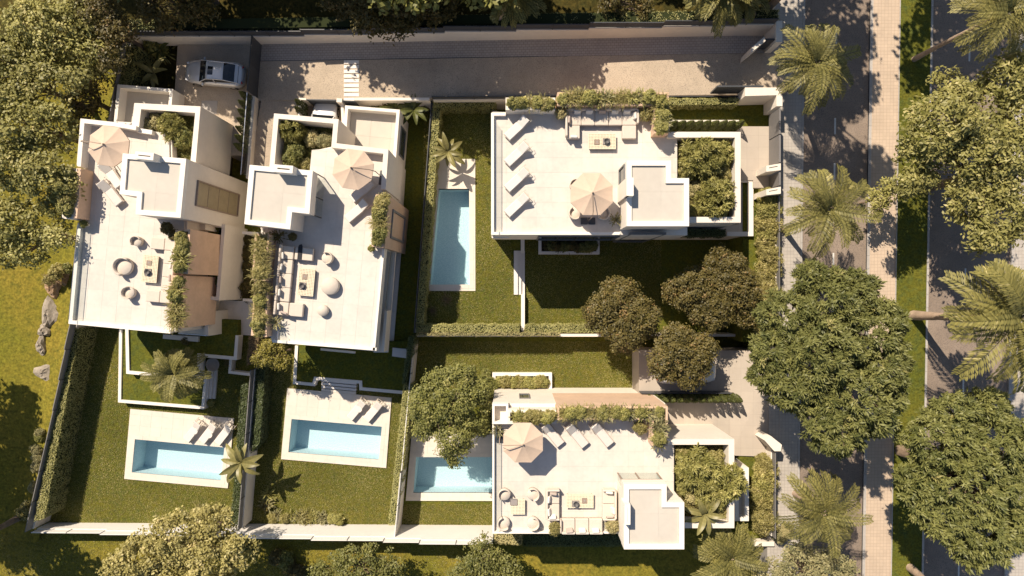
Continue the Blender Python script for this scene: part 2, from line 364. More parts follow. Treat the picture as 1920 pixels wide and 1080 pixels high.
def part(name, g, m, parent=None, label=None, smooth=False, stuff=False, local=False):
    """g in place coordinates (local=True: in the parent's own frame)"""
    off = OFF.get(parent.name, (0, 0, 0)) if parent is not None and not local else (0, 0, 0)
    o = bpy.data.objects.new(name, mesh_of(name, g, m, smooth, off)); COL.objects.link(o)
    if parent is not None: o.parent = parent
    OFF[o.name] = off
    if label: o['label'] = label
    if stuff: o['kind'] = 'stuff'
    return o
def single(name, g, m, label, cat, loc=None, group=None, smooth=False):
    """a thing that is one mesh, its origin at its base"""
    v = np.array(g.v); loc = loc or (float(v[:, 0].mean()), float(v[:, 1].mean()), float(v[:, 2].min()))
    o = bpy.data.objects.new(name, mesh_of(name, g, m, smooth, loc)); COL.objects.link(o); o.location = loc; OFF[o.name] = loc
    return tagit(o, label, cat, group)
def struct(name, g, m, smooth=False):
    o = bpy.data.objects.new(name, mesh_of(name, g, m, smooth)); COL.objects.link(o); o['kind'] = 'structure'; OFF[o.name] = (0, 0, 0); return o
def link_mesh(name, me, parent, loc=(0, 0, 0), rot=(0, 0, 0), scale=(1, 1, 1)):
    o = bpy.data.objects.new(name, me); COL.objects.link(o); o.parent = parent; o.location = loc; o.rotation_euler = rot; o.scale = scale
    OFF[o.name] = (0, 0, 0); return o
def children_of(o, allobs): return [c for c in allobs if c.parent == o]
def dup(root, loc, rz, label=None, group=None, scale=None):
    """a copy of a thing with its parts and sub-parts"""
    r = root.copy(); COL.objects.link(r); r.location = loc; r.rotation_euler = (root.rotation_euler[0], root.rotation_euler[1], rz)
    if scale: r.scale = (scale,) * 3 if not isinstance(scale, tuple) else scale
    if label: r['label'] = label
    if group: r['group'] = group
    for ch in list(root.children):
        c = ch.copy(); COL.objects.link(c); c.parent = r
        for gch in list(ch.children):
            d = gch.copy(); COL.objects.link(d); d.parent = c
    return r
def clip(sub, cell):
    """Sutherland-Hodgman: polygon sub cut by the convex ccw cell"""
    out = list(sub)
    for i in range(len(cell)):
        a = cell[i]; b = cell[(i + 1) % len(cell)]; ex, ey = b[0] - a[0], b[1] - a[1]
        inp, out = out, []
        if not inp: return []
        for j in range(len(inp)):
            p, q = inp[j - 1], inp[j]
            sp = ex * (p[1] - a[1]) - ey * (p[0] - a[0]); sq = ex * (q[1] - a[1]) - ey * (q[0] - a[0])
            if (sp >= 0) != (sq >= 0):
                t = sp / (sp - sq); out.append((p[0] + (q[0] - p[0]) * t, p[1] + (q[1] - p[1]) * t))
            if sq >= 0: out.append(q)
    return out
def tiles(poly, z, size, ang, m, parent, name='tile', th=0.03, gap=0.008, org=None, holes=None):
    """floor laid in separate tiles, cut to the polygon (xy, place coordinates)"""
    poly = ccw(poly); ca, sa = math.cos(ang), math.sin(ang); off = OFF.get(parent.name, (0, 0, 0))
    org = org or poly[0]
    loc = [((x - org[0]) * ca + (y - org[1]) * sa, -(x - org[0]) * sa + (y - org[1]) * ca) for x, y in poly]
    loc = ccw(loc); sx, sy = size if isinstance(size, tuple) else (size, size)
    x0, x1 = min(p[0] for p in loc), max(p[0] for p in loc); y0, y1 = min(p[1] for p in loc), max(p[1] for p in loc)
    full = None; cnt = 0
    for i in range(math.floor(x0 / sx), math.ceil(x1 / sx)):
        for j in range(math.floor(y0 / sy), math.ceil(y1 / sy)):
            a, b = i * sx + gap / 2, j * sy + gap / 2; c, d = (i + 1) * sx - gap / 2, (j + 1) * sy - gap / 2
            cl = clip(loc, [(a, b), (c, b), (c, d), (a, d)])
            if len(cl) < 3 or abs(area2(cl)) / 2 < 0.02: continue
            cx, cy = (a + c) / 2, (b + d) / 2; ar = abs(area2(cl)) / 2
            isfull = ar > 0.9999 * (c - a) * (d - b)
            if isfull and full is not None: me = full
            else:
                g = G(); g.prism([(x - cx, y - cy) for x, y in cl], 0, -th); me = mesh_of(name, g, m)
                if isfull: full = me
            wx, wy = org[0] + cx * ca - cy * sa, org[1] + cx * sa + cy * ca
            link_mesh(name, me, parent, (wx - off[0], wy - off[1], z - off[2] + random.uniform(-0.0015, 0.0015)), (0, 0, ang)); cnt += 1
    return cnt
def grow(poly, t): return offset(ccw(poly), -t)
# ------------------------------------------------------------------ leaves
def leaf_mesh(name, P, N, L, Wd, m, tint=None, rng=RNG, D=None):
    """one small four-cornered leaf per point P with normal N, length L, width Wd; D: long axis"""
    n = len(P); N = N / (np.linalg.norm(N, axis=1, keepdims=True) + 1e-9)
    if D is None: D = rng.normal(size=(n, 3))
    D = D - N * np.sum(D * N, axis=1, keepdims=True); D /= (np.linalg.norm(D, axis=1, keepdims=True) + 1e-9)
    B = np.cross(N, D); L = np.broadcast_to(L, (n,))[:, None]; Wd = np.broadcast_to(Wd, (n,))[:, None]
    V = np.empty((n, 4, 3)); V[:, 0] = P - D * L * 0.5; V[:, 1] = P + B * Wd * 0.5 + N * Wd * 0.12; V[:, 2] = P + D * L * 0.5; V[:, 3] = P - B * Wd * 0.5 + N * Wd * 0.12
    me = bpy.data.meshes.new(name); me.vertices.add(n * 4); me.vertices.foreach_set('co', V.reshape(-1).astype(np.float32))
    me.loops.add(n * 4); me.loops.foreach_set('vertex_index', np.arange(n * 4, dtype=np.int32))
    me.polygons.add(n); me.polygons.foreach_set('loop_start', np.arange(0, n * 4, 4, dtype=np.int32)); me.polygons.foreach_set('loop_total', np.full(n, 4, dtype=np.int32))
    if tint is None: tint = rng.random(n)
    a = me.attributes.new('tint', 'FLOAT', 'POINT'); a.data.foreach_set('value', np.repeat(tint, 4).astype(np.float32))
    me.update(calc_edges=True); me.materials.append(MATS[m]); return me
def sphere_dirs(n, rng, zmin=-1.0):
    z = rng.uniform(zmin, 1, n); a = rng.uniform(0, 2 * PI, n); r = np.sqrt(1 - z * z)
    return np.stack([r * np.cos(a), r * np.sin(a), z], 1)
def crown_points(lobes, rng, cl_r=0.55, cl_dens=1.0, per=26, style='broad', zmin=-0.35, rag=0.0):
    """lobes: (x, y, z, r, rz). Clusters of leaves spread over and inside the lobes"""
    Ps, Ns, Ts, Ds = [], [], [], []; cen = []
    for x, y, z, r, rz in lobes:
        nc = max(5, int(cl_dens * 5.6 * (r * r + r * rz) / (cl_r * cl_r)))
        d = sphere_dirs(nc, rng, zmin)
        lump = 1 + 0.16 * np.sin(d[:, 0] * 5 + x) * np.cos(d[:, 1] * 6 + y) + 0.10 * np.sin(d[:, 0] * 13 + y * 3) * np.sin(d[:, 1] * 11 + x)
        rad = (rng.uniform(0.35, 1.0, nc) ** 0.45) * (lump + rag * np.sin(d[:, 0] * 9 + x * 7) * np.sin(d[:, 1] * 8 + 1) + rag * 0.6 * rng.normal(size=nc))
        c = np.array([x, y, z]) + d * rad[:, None] * np.array([r, r, rz])
        keep = np.ones(nc, bool)
        for X, Y, Z, R, RZ in lobes:
            if (X, Y, Z) == (x, y, z): continue
            q = ((c[:, 0] - X) / R) ** 2 + ((c[:, 1] - Y) / R) ** 2 + ((c[:, 2] - Z) / RZ) ** 2
            keep &= ~((q < 0.45) & (c[:, 2] < Z + RZ * 0.5))
        # holes where branches part
        hole = np.sin(c[:, 0] * 1.7 + x) * np.sin(c[:, 1] * 1.9 + y) * np.sin(c[:, 2] * 1.5)
        keep &= ~((hole > 0.60) & (rng.random(nc) < 0.85))
        c = c[keep]; d = d[keep]; m = len(c); cen.append(c)
        if m == 0: continue
        k = rng.integers(int(per * 0.7), int(per * 1.3) + 1, m); idx = np.repeat(np.arange(m), k); n = len(idx)
        cr = cl_r * rng.uniform(0.65, 1.25, m)[idx]
        e = sphere_dirs(n, rng, -0.5)
        ct = rng.normal(0, 0.21, m)[idx]
        if style == 'needle':
            up = d[idx] * 0.5 + np.array([0, 0, 0.7]); dirn = e + up * 0.8; dirn /= np.linalg.norm(dirn, axis=1, keepdims=True)
            P = c[idx] + dirn * cr[:, None] * rng.uniform(0.25, 0.9, n)[:, None]
            Ds.append(dirn); N = np.cross(dirn, rng.normal(size=(n, 3))) + np.array([-.25, .35, .9]); tt = 0.45 + ct + 0.3 * (rng.random(n) - 0.5)
        else:
            P = c[idx] + e * cr[:, None] * (rng.random(n) ** 0.4)[:, None] * np.array([1, 1, 0.75])
            N = e * 0.9 + rng.normal(size=(n, 3)) * 0.55 + np.array([-0.12, 0.18, 1.05]); tt = 0.5 + ct + 0.5 * (rng.random(n) - 0.5); Ds.append(rng.normal(size=(n, 3)))
        Ps.append(P); Ns.append(N); Ts.append(np.clip(tt, 0, 1))
    return np.concatenate(Ps), np.concatenate(Ns), np.concatenate(Ts), np.concatenate(Ds), np.concatenate(cen)
def make_tree(label, group, lobes_px, zc, thick, base_z, m, kind='tree', name='tree', style='broad', seed=1, cl_r=0.55, per=26, dens=1.0, L=0.20, Wd=0.12, trunk_r=0.22, trunk_xy=None, limbs=9, lean=0.0, bark='bark'):
    """lobes_px: crown lobes as seen in the photo (px, py, radius px), centred at height zc"""
    rng = np.random.default_rng(seed); s = (H - zc) / F; lobes = []
    for i, t in enumerate(lobes_px):
        px, py, r = t[:3]; dz = t[3] if len(t) > 3 else rng.uniform(-0.25, 0.35) * thick
        x, y = XY(px, py, zc + dz); R = r * s; lobes.append((x, y, zc + dz, R * 0.93, min(R * 0.9, thick)))
    bx, by = trunk_xy if trunk_xy else (float(np.average([l[0] for l in lobes], weights=[l[3] ** 2 for l in lobes])), float(np.average([l[1] for l in lobes], weights=[l[3] ** 2 for l in lobes])))
    P, N, T, D, cen = crown_points(lobes, rng, cl_r, dens, per, style)
    root = thing(name, label, kind, (bx, by, base_z), 0, group)
    off = np.array([bx, by, base_z])
    n = len(P); me = leaf_mesh('crown', P - off, N, L * rng.uniform(0.7, 1.3, n), Wd * rng.uniform(0.7, 1.3, n), m, T, rng, D)
    link_mesh('crown', me, root)
    # trunk and limbs
    topz = zc - thick * 0.45
    g = G(); tp = [(bx, by, base_z - 0.1), (bx + 0.12, by - 0.05, lerp(base_z, topz, 0.35)), (bx - 0.05, by + 0.1, lerp(base_z, topz, 0.7)), (bx, by, topz)]
    g.tube(tp, [trunk_r * 1.35, trunk_r, trunk_r * 0.85, trunk_r * 0.7], 8); part('trunk', g, bark, root, smooth=True)
    g = G()
    fork = Vector(tp[2])
    pick = rng.permutation(len(cen))[:limbs * 3]
    for k, i in enumerate(pick):
        c = Vector([float(q) for q in cen[i]]); st = fork if k < limbs else Vector(tp[3])
        mid = st.lerp(c, 0.5) + Vector((rng.normal(0, .25), rng.normal(0, .25), 0.35)); r0 = trunk_r * (0.42 if k < limbs else 0.25)
        g.tube([st, mid, c], [r0, r0 * 0.55, 0.02], 5, False)
        for _ in range(2):
            j = int(rng.integers(len(cen))); e = Vector([float(q) for q in cen[j]])
            if (e - mid).length < 2.6: g.tube([mid, mid.lerp(e, .55) + Vector((0, 0, .12)), e], [r0 * 0.4, r0 * .25, 0.012], 4, False)
    part('branches', g, bark, root, smooth=True, stuff=True)
    return root
# shrub and border-plant prototypes: meshes shared between copies
SHRUB = {}
def shrub_mesh(key, m, r=0.5, h=0.7, per=22, cl_r=0.18, L=0.10, Wd=0.06, seed=1, style='broad', dens=1.0):
    rng = np.random.default_rng(seed)
    lobes = [(0, 0, h * 0.5, r * 0.8, h * 0.5)] + [(r * 0.45 * math.cos(a), r * 0.45 * math.sin(a), h * rng.uniform(0.35, 0.6), r * rng.uniform(.4, .55), h * 0.4) for a in rng.uniform(0, 2 * PI, 4)]
    P, N, T, D, c = crown_points(lobes, rng, cl_r, dens, per, style, zmin=-0.6, rag=0.22)
    n = len(P); SHRUB[key] = leaf_mesh('foliage', P, N, L * rng.uniform(.7, 1.3, n), Wd * rng.uniform(.7, 1.3, n), m, T, rng, D)
def blade_points(bases, dirs, length, width, segs, rng, droop=0.6, tint=0.5):
    P, N, D, Ls, Ws, T = [], [], [], [], [], []
    for b, d in zip(bases, dirs):
        p = np.array(b, float); d = np.array(d, float); d /= np.linalg.norm(d); ln = length * rng.uniform(0.75, 1.15); sg = ln / segs; tt = np.clip(tint + rng.normal(0, .18), 0, 1)
        for k in range(segs):
            q = d.copy(); q[2] -= droop * (k / segs) * 1.2; q /= np.linalg.norm(q)
            side = np.cross(q, [0, 0, 1]); side /= (np.linalg.norm(side) + 1e-6); nn = np.cross(side, q)
            P.append(p + q * sg * 0.5); N.append(nn + rng.normal(0, .12, 3)); D.append(q); Ls.append(sg * 1.35); Ws.append(width * (1 - 0.55 * abs(k / segs - 0.35) * 1.6)); T.append(tt); p = p + q * sg; d = q
    return [np.array(a) for a in (P, N, D, Ls, Ws, T)]
def strap_mesh(key, m, n=60, length=0.7, width=0.05, segs=3, droop=0.7, seed=1, zmin=0.25, r0=0.12, spread=0.0):
    rng = np.random.default_rng(seed); d = sphere_dirs(n, rng, zmin); b = rng.normal(0, r0, (n, 3)); b[:, 2] = np.abs(b[:, 2]) * 0.3
    P, N, D, Ls, Ws, T = blade_points(b, d, length, width, segs, rng, droop)
    SHRUB[key] = leaf_mesh('foliage', P, N, Ls, Ws, m, T, rng, D)
shrub_mesh('leafy', 'leaf_bright', 0.5, 0.7, 24, 0.17, 0.13, 0.075, 3)
shrub_mesh('leafy_gold', 'leaf_gold', 0.55, 0.6, 22, 0.17, 0.11, 0.06, 4)
shrub_mesh('leafy_mid', 'leaf_mid', 0.55, 0.7, 24, 0.17, 0.12, 0.07, 5)
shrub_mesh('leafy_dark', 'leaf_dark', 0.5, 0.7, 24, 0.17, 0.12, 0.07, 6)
shrub_mesh('cream', 'leaf_cream', 0.5, 0.6, 26, 0.16, 0.09, 0.06, 7)
shrub_mesh('yellow', 'leaf_yellow', 0.5, 0.6, 24, 0.17, 0.10, 0.06, 8)
shrub_mesh('grey', 'leaf_grey', 0.5, 0.6, 26, 0.15, 0.08, 0.05, 9)
shrub_mesh('big_bright', 'leaf_bright', 1.0, 1.3, 34, 0.26, 0.16, 0.06, 10)
shrub_mesh('big_gold', 'leaf_gold', 1.0, 1.2, 34, 0.26, 0.14, 0.06, 12)
shrub_mesh('big_mid', 'leaf_mid', 1.0, 1.3, 34, 0.26, 0.15, 0.08, 13)
shrub_mesh('fuzzy', 'leaf_bright', 1.0, 1.25, 50, 0.26, 0.20, 0.05, 14, 'needle', 1.0)
strap_mesh('grassy', 'leaf_gold', 150, 0.75, 0.04, 3, 0.9, 21, 0.2, 0.16)
strap_mesh('strap', 'leaf_bright', 46, 0.78, 0.11, 3, 0.8, 22, 0.25, 0.10)
strap_mesh('agave', 'leaf_grey', 30, 0.8, 0.14, 3, 0.35, 23, 0.15, 0.05)
strap_mesh('strap_dark', 'leaf_dark', 46, 0.7, 0.10, 3, 0.8, 24, 0.25, 0.10)
strap_mesh('dry_tuft', 'leaf_dry', 60, 0.7, 0.04, 3, 0.9, 25, 0.1, 0.12)
def stem_part(root, h, r=0.03, n=3):
    g = G()
    for k in range(n):
        a = k / n * 2 * PI; g.tube([(0.03 * math.cos(a), 0.03 * math.sin(a), -0.05), (h * 0.25 * math.cos(a), h * 0.25 * math.sin(a), h * 0.6)], [r, r * 0.5], 5)
    me = mesh_of('stem', g, 'bark'); return me
STEM = stem_part(None, 0.6); BIGSTEM = stem_part(None, 1.2, 0.06, 4)
def shrub(key, loc, scale, label, group=None, cat='shrub', name='shrub', zs=1.0, big=False):
    r = thing(name, label, cat, loc, random.uniform(0, 6.28), group); 
    link_mesh('foliage', SHRUB[key], r, scale=(scale, scale, scale * zs)); link_mesh('stem', BIGSTEM if key.startswith('big') or key == 'fuzzy' else STEM, r, scale=(scale,) * 3)
    return r
def hedge(poly, z0, z1, m, label, group=None, leaf=0.10, dens=300, name='hedge', core='hedge_core', cat='hedge', seed=3, pitch=0.0):
    """clipped hedge: a core of stems set inside and a skin of small leaves on the top and the sides; z1, z0 may be functions"""
    rng = np.random.default_rng(seed + int(abs(poly[0][0]) * 10)); poly = ccw(poly)
    f1 = z1 if callable(z1) else (lambda x, y: z1); f0 = z0 if callable(z0) else (lambda x, y: z0)
    cx = sum(p[0] for p in poly) / len(poly); cy = sum(p[1] for p in poly) / len(poly)
    root = thing(name, label, cat, (cx, cy, f0(cx, cy)), 0, group); inner = offset(poly, 0.07)
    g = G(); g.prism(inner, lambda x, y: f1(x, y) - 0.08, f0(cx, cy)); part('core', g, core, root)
    P, N = [], []
    xs = [p[0] for p in poly]; ys = [p[1] for p in poly]
    ar = abs(area2(poly)) / 2; n = int(ar * dens * 1.2)
    # top: fan triangles weighted by area (plans are near convex)
    tris = [(poly[0], poly[i], poly[i + 1]) for i in range(1, len(poly) - 1)]; wts = np.array([abs((b[0]-a[0])*(c[1]-a[1])-(c[0]-a[0])*(b[1]-a[1])) for a, b, c in tris]); wts = wts / wts.sum()
    ti = rng.choice(len(tris), n, p=wts); u = np.sqrt(rng.random(n)); v = rng.random(n); T3 = np.array(tris)
    pts = T3[ti, 0] * (1 - u)[:, None] + T3[ti, 1] * (u * (1 - v))[:, None] + T3[ti, 2] * (u * v)[:, None]
    zz = np.array([f1(x, y) for x, y in pts]) + 0.05 * np.sin(pts[:, 0] * 5.1) * np.sin(pts[:, 1] * 4.3) + rng.uniform(-0.05, 0.03, n)
    P.append(np.column_stack([pts, zz])); N.append(np.tile([0, 0, 1.0], (n, 1)) + rng.normal(0, .36, (n, 3)) + [-.15, .2, 0])
    for i in range(len(poly)):
        a = np.array(poly[i]); b = np.array(poly[(i + 1) % len(poly)]); ln = np.linalg.norm(b - a); hgt = f1(*a) - f0(*a)
        n = int(ln * hgt * dens * 0.8)
        if n < 3: continue
        t = rng.random(n); q = a + (b - a) * t[:, None]; nn = np.array([(b - a)[1], -(b - a)[0]]) / ln
        h0 = np.array([f0(x, y) for x, y in q]); h1 = np.array([f1(x, y) for x, y in q]); zq = h0 + (h1 - h0) * rng.random(n)
        q = q + nn * (0.04 * np.sin(q[:, :1] * 6 + q[:, 1:] * 5) + rng.uniform(-.05, .05, (n, 1)))
        P.append(np.column_stack([q, zq])); N.append(np.tile([nn[0], nn[1], 0.25], (n, 1)) + rng.normal(0, .6, (n, 3)))
    P = np.concatenate(P); N = np.concatenate(N); n = len(P)
    me = leaf_mesh('foliage', P - np.array(OFF[root.name]), N, leaf * rng.uniform(.7, 1.3, n), leaf * 0.65 * rng.uniform(.7, 1.3, n), m, np.clip(rng.normal(0.5, 0.22, n) + 0.12 * np.sin(P[:, 0] * 1.3) * np.cos(P[:, 1] * 1.1), 0, 1), rng)
    link_mesh('foliage', me, root); return root

# ------------------------------------------------------------------ the ground
POOLS = {   # deck corners, water corners (photo pixels), height of the deck
 'v1': ([(244, 767), (438.5, 784.5), (427, 915.6), (232.7, 898)], [(253, 823.4), (421, 839), (414, 901), (247, 885.7)], 0.12),
 'v2': ([(538.6, 728), (734, 746), (724, 877.6), (526.8, 861)], [(546.8, 785.5), (716, 800), (710, 862), (540.6, 848)], 0.12),
 'v3': ([(822, 298), (891, 298), (891.4, 545.5), (796, 545.5)], [(822.5, 354), (879.6, 354), (880.7, 533.5), (805.5, 533.5)], 0.55),
 'v4': ([(772, 812), (960, 812), (960, 939.5), (760.7, 939)], [(780, 857), (946, 857), (946, 924), (775, 924)], 0.12)}
def hole_of(k):
    d, w, z = POOLS[k]; return grow([p for p in XYs(w, z)], 0.10)
holes = [hole_of(k) for k in POOLS]
big = [(-110, -80), (70, -80), (70, 90), (-110, 90)]
struct('ground', G().slab(big, holes, 0.0, -0.4), 'field')
COMP = [(-38.4, -19.5), (19.7, -19.9), (19.7, 14.6), (-6.6, 14.9), (-20.2, 15.0), (-20.6, 9.0), (-26, 9.0), (-28.6, 19.3), (-29.4, 19.3)]
struct('lawn', G().slab(COMP, [hole_of('v1'), hole_of('v2'), hole_of('v3'), hole_of('v4')], 0.006, -0.02), 'lawn')
# raised garden of villa 3 (west part), with its pool hole
g3 = [(-6.25, 14.7), (0.9, 14.7), (0.9, 3.1), (0.47, 3.1), (0.47, -0.55), (0.9, -0.55), (0.9, -3.45), (-7.7, -3.45)]
struct('raised_lawn', G().slab(g3, [hole_of('v3')], 0.5, 0.0), 'lawn')
# west: rough bank between the open field and the boundary wall
def bank():
    nx, ny = 22, 90; vs = []; fs = []
    for j in range(ny + 1):
        t = j / ny; y = lerp(21, -21, t); xw = -29.7 - (19.3 - y) * 0.234
        wdt = lerp(5.5, 2.4, t)
        for i in range(nx + 1):
            u = i / nx; x = xw - wdt * (1 - u); hgt = 1.5 * max(0, math.sin(u * PI * 0.5)) ** 1.5 * (1 - t * 0.75)
            hgt += 0.13 * math.sin(x * 3.1 + y) * math.sin(y * 2.3) * u + 0.06 * math.sin(x * 7 + y * 5) * u
            vs.append((x, y, max(0.0, hgt) + 0.01 - 0.03 * (i == 0)))
    for j in range(ny):
        for i in range(nx):
            a = j * (nx + 1) + i; fs.append((a, a + 1, a + nx + 2, a + nx + 1))
    struct('bank', G().add(vs, [f[::-1] for f in fs]), 'field', True)
bank()
struct('north_bank', G().prism([(-80, 19.62), (20.2, 19.62), (20.2, 85), (-80, 85)], lambda x, y: road_z(x) - 0.1, 0.0), 'shaded_undergrowth')
# access road with its paver strip
def rz(x, y): return road_z(x)
def xpoly(x0, x1, y0, y1, n=8):
    xs = [lerp(x0, x1, i / n) for i in range(n + 1)]; return [(x, y0) for x in xs] + [(x, y1) for x in xs[::-1]]
def road_sheet(name, x0, x1, y0, y1, m, dz=0.0, base=0.0):
    g = G(); xs = [lerp(x0, x1, i / 10) for i in range(11)]
    for a, b in zip(xs, xs[1:]): g.prism([(a, y0), (b, y0), (b, y1), (a, y1)], lambda x, y: road_z(x) + dz, base)
    return struct(name, g, m)
road_sheet('access_road', -20.2, 20.95, 14.88, 18.03, 'aggregate')
road_sheet('paver_strip', -20.0, 20.95, 18.05, 19.36, 'paver', 0.006)
struct('drain_channel', G().path([(-20, 18.04), (-0.2, 18.04), (20.9, 18.04)], 0.05, [road_z(-20) + .012, road_z(-.2) + .012, road_z(20.9) + .012], [1.9, 2.8, 3.6]), 'dark_metal')
dr = XYs([(490, 186.5), (646, 189), (641, 240), (520, 330), (466, 330)], 2.3)
struct('garage_drive', G().prism(dr, 2.296, 0.0), 'aggregate')
fc = XYs([(333, 83.5), (490, 82.5), (481, 187), (467, 189), (452, 291), (426, 291), (430, 232), (374, 199), (326, 197)], 2.3)
struct('forecourt', G().prism(fc, 2.29, 0.0), 'aggregate')
bed = XYs([(467, 189), (483, 187), (470, 322), (448, 322)], 2.3)
struct('cypress_bed', G().prism(bed, 2.2, 0.0), 'soil')
# the forecourts of villa 3 and villa 4
struct('forecourt', G().prism(XYs([(1386, 237), (1446, 237), (1446, 352), (1412, 352), (1412, 338), (1386, 338)], 4.0), 4.0, 0.0), 'court_paving')
a4 = XYs([(1198, 657), (1370, 657), (1370, 854), (1198, 854)], 2.7)
xm, ym = a4[1][0], a4[2][1]
g = G(); x0, y0 = a4[0]
g.prism([(x0, ym), (17.2, ym), (17.2, y0), (x0, y0)], 2.7, 0.0); g.prism([(17.2, ym), (20.9, ym), (20.9, y0), (17.2, y0)], lambda x, y: 2.7 if x < 18 else street_z(y) + 0.01, 0.0)
struct('forecourt', g, 'court_paving')
struct('raised_lawn', G().prism(XYs([(1254, 184), (1446, 184), (1446, 236.5), (1386, 236.5), (1386, 246), (1254, 246)], 3.4), 3.4, 0.0), 'lawn')
struct('corner_garden', G().prism(XYs([(227, 84), (333, 84), (327, 165), (217, 158)], 1.5), 1.5, 0.0), 'shaded_undergrowth')
struct('street_bed', G().prism([(19.66, 8.2), (19.66, -4.2), (17.9, -4.2), (17.9, 8.2)], lambda x, y: 3.55, 0.0), 'lawn')
struct('street_bed', G().prism([(19.66, -13.2), (19.66, -19.7), (17.9, -19.7), (17.9, -13.2)], lambda x, y: 2.7, 0.0), 'lawn')
# street side: everything follows the fall of the street
def strip(name, x0, x1, m, dz=0.0, y0=-75, y1=85, th=0.0):
    return struct(name, G().prism([(x0, y0), (x1, y0), (x1, y1), (x0, y1)], lambda x, y: street_z(y) + dz, -0.2 + th), m)
strip('sidewalk', 20.02, 22.32, 'sidewalk_tile'); strip('street', 22.5, 27.5, 'asphalt', -0.13); strip('promenade', 27.72, 29.72, 'promenade')
strip('verge', 29.80, 32.15, 'lawn', 0.0); strip('street', 32.32, 38.7, 'asphalt', -0.13); strip('sidewalk', 38.9, 62, 'sidewalk_tile')
def kerb_run(x0, x1, m='kerb', dz=0.015):
    k = thing('kerb', None, None); del k
for nm, x0, x1, dz in (('kerb', 22.33, 22.49, 0.01), ('kerb', 27.51, 27.71, 0.01), ('kerb', 29.725, 29.795, 0.03), ('kerb', 32.155, 32.315, 0.012), ('kerb', 38.705, 38.895, 0.01)):
    root = struct(nm, G().prism([(x0 + .02, -75), (x1 - .02, -75), (x1 - .02, 85), (x0 + .02, 85)], lambda x, y: street_z(y) + dz - 0.03, -0.3), 'dark_metal' if 27 < x0 < 28 else 'kerb')
    # single kerb stones in view
    y = -24.0; me = None
    while y < 24:
        if me is None: g = G(); g.box((0, 0, 0), (x1 - x0, 0.985, 0.06)); me = mesh_of('kerb_stone', g, 'kerb')
        o = link_mesh('kerb_stone', me, root, ((x0 + x1) / 2, y, street_z(y) + dz - 0.022), (math.atan(0.0247), 0, 0)); y += 1.0
dash = None
for x, ys in ((24.97, [y0 * 3.47 + 2.1 for y0 in range(-7, 8)]), (35.25, [y0 * 8.6 + 0.9 for y0 in range(-3, 4)])):
    for y in ys:
        if dash is None: g = G(); g.box((0, 0, 0), (0.13, 1.25, 0.008)); dash = mesh_of('lane_mark', g, 'road_paint')
        o = bpy.data.objects.new('lane_mark', dash); COL.objects.link(o); o.location = (x, y, street_z(y) - 0.13 + 0.002); o.rotation_euler = (math.atan(0.0247), 0, 0)
        o['kind'] = 'structure'
o = struct('lane_line', G().prism([(35.1, -75), (35.22, -75), (35.22, -21.8), (35.1, -21.8)], lambda x, y: street_z(y) - 0.124, -0.1), 'road_paint')

# ------------------------------------------------------------------ pools
def pool(key, label):
    d, w, z = POOLS[key]; D = XYs(d, z); Wt = XYs(w, z)
    if area2(D) < 0: D, Wt = D[::-1], Wt[::-1]
    cx, cy = sum(p[0] for p in Wt) / 4, sum(p[1] for p in Wt) / 4
    root = thing('swimming_pool', label, 'swimming pool', (cx, cy, z))
    g = G(); base = z - 0.5 if key == 'v3' else 0.0
    g.slab(D, [Wt], z - 0.012, base - 0.0); dk = part('deck', g, 'joint', root)
    ang = math.atan2(D[1][1] - D[0][1], D[1][0] - D[0][0])
    cop = grow(Wt, 0.34)
    tiles_poly = []
    for i in range(4):
        j = (i + 1) % 4
        tiles([D[i], D[j], cop[j], cop[i]], z, 0.9, ang, 'deck_tile', dk, org=D[0])
        e = Vector(Wt[j]) - Vector(Wt[i]); a2 = math.atan2(e.y, e.x)
        tiles([cop[i], cop[j], Wt[j], Wt[i]], z + 0.012, (1.2, 1.0), a2, 'deck_tile', dk, name='coping_stone', org=(cop[i][0], cop[i][1]), th=0.045)
    dep = 1.7; bt = z - dep; o1 = grow(Wt, 0.08)
    g = G(); g.rim(o1, 0.08, z - 0.035, bt); g.prism(o1, bt, bt - 0.1); part('basin', g, 'pool_tile', root)
    g = G(); zc = z - 0.10; g.add([(x, y, zc) for x, y in ccw(offset(ccw(Wt), 0.001))], [(0, 1, 2, 3)]); part('water', g, 'water', root)
    # bench step along the short end and ladder-less entry step
    W2 = ccw(Wt)
    return root
pool('v1', 'long blue pool with three loungers on its deck, in the leftmost walled garden')
pool('v2', 'blue pool whose pale deck is reached by wide white steps, with two loungers')
pool('v3', 'narrow upright blue pool beside the hedge with a broad-leaf palm shadow on its deck')
pool('v4', 'blue pool half covered by a round tree at the foot of the lower right villa')
# V2 deck apron that meets the steps
ap = XYs([(600, 731), (671, 737.5), (670, 741), (600, 735)], 0.12)

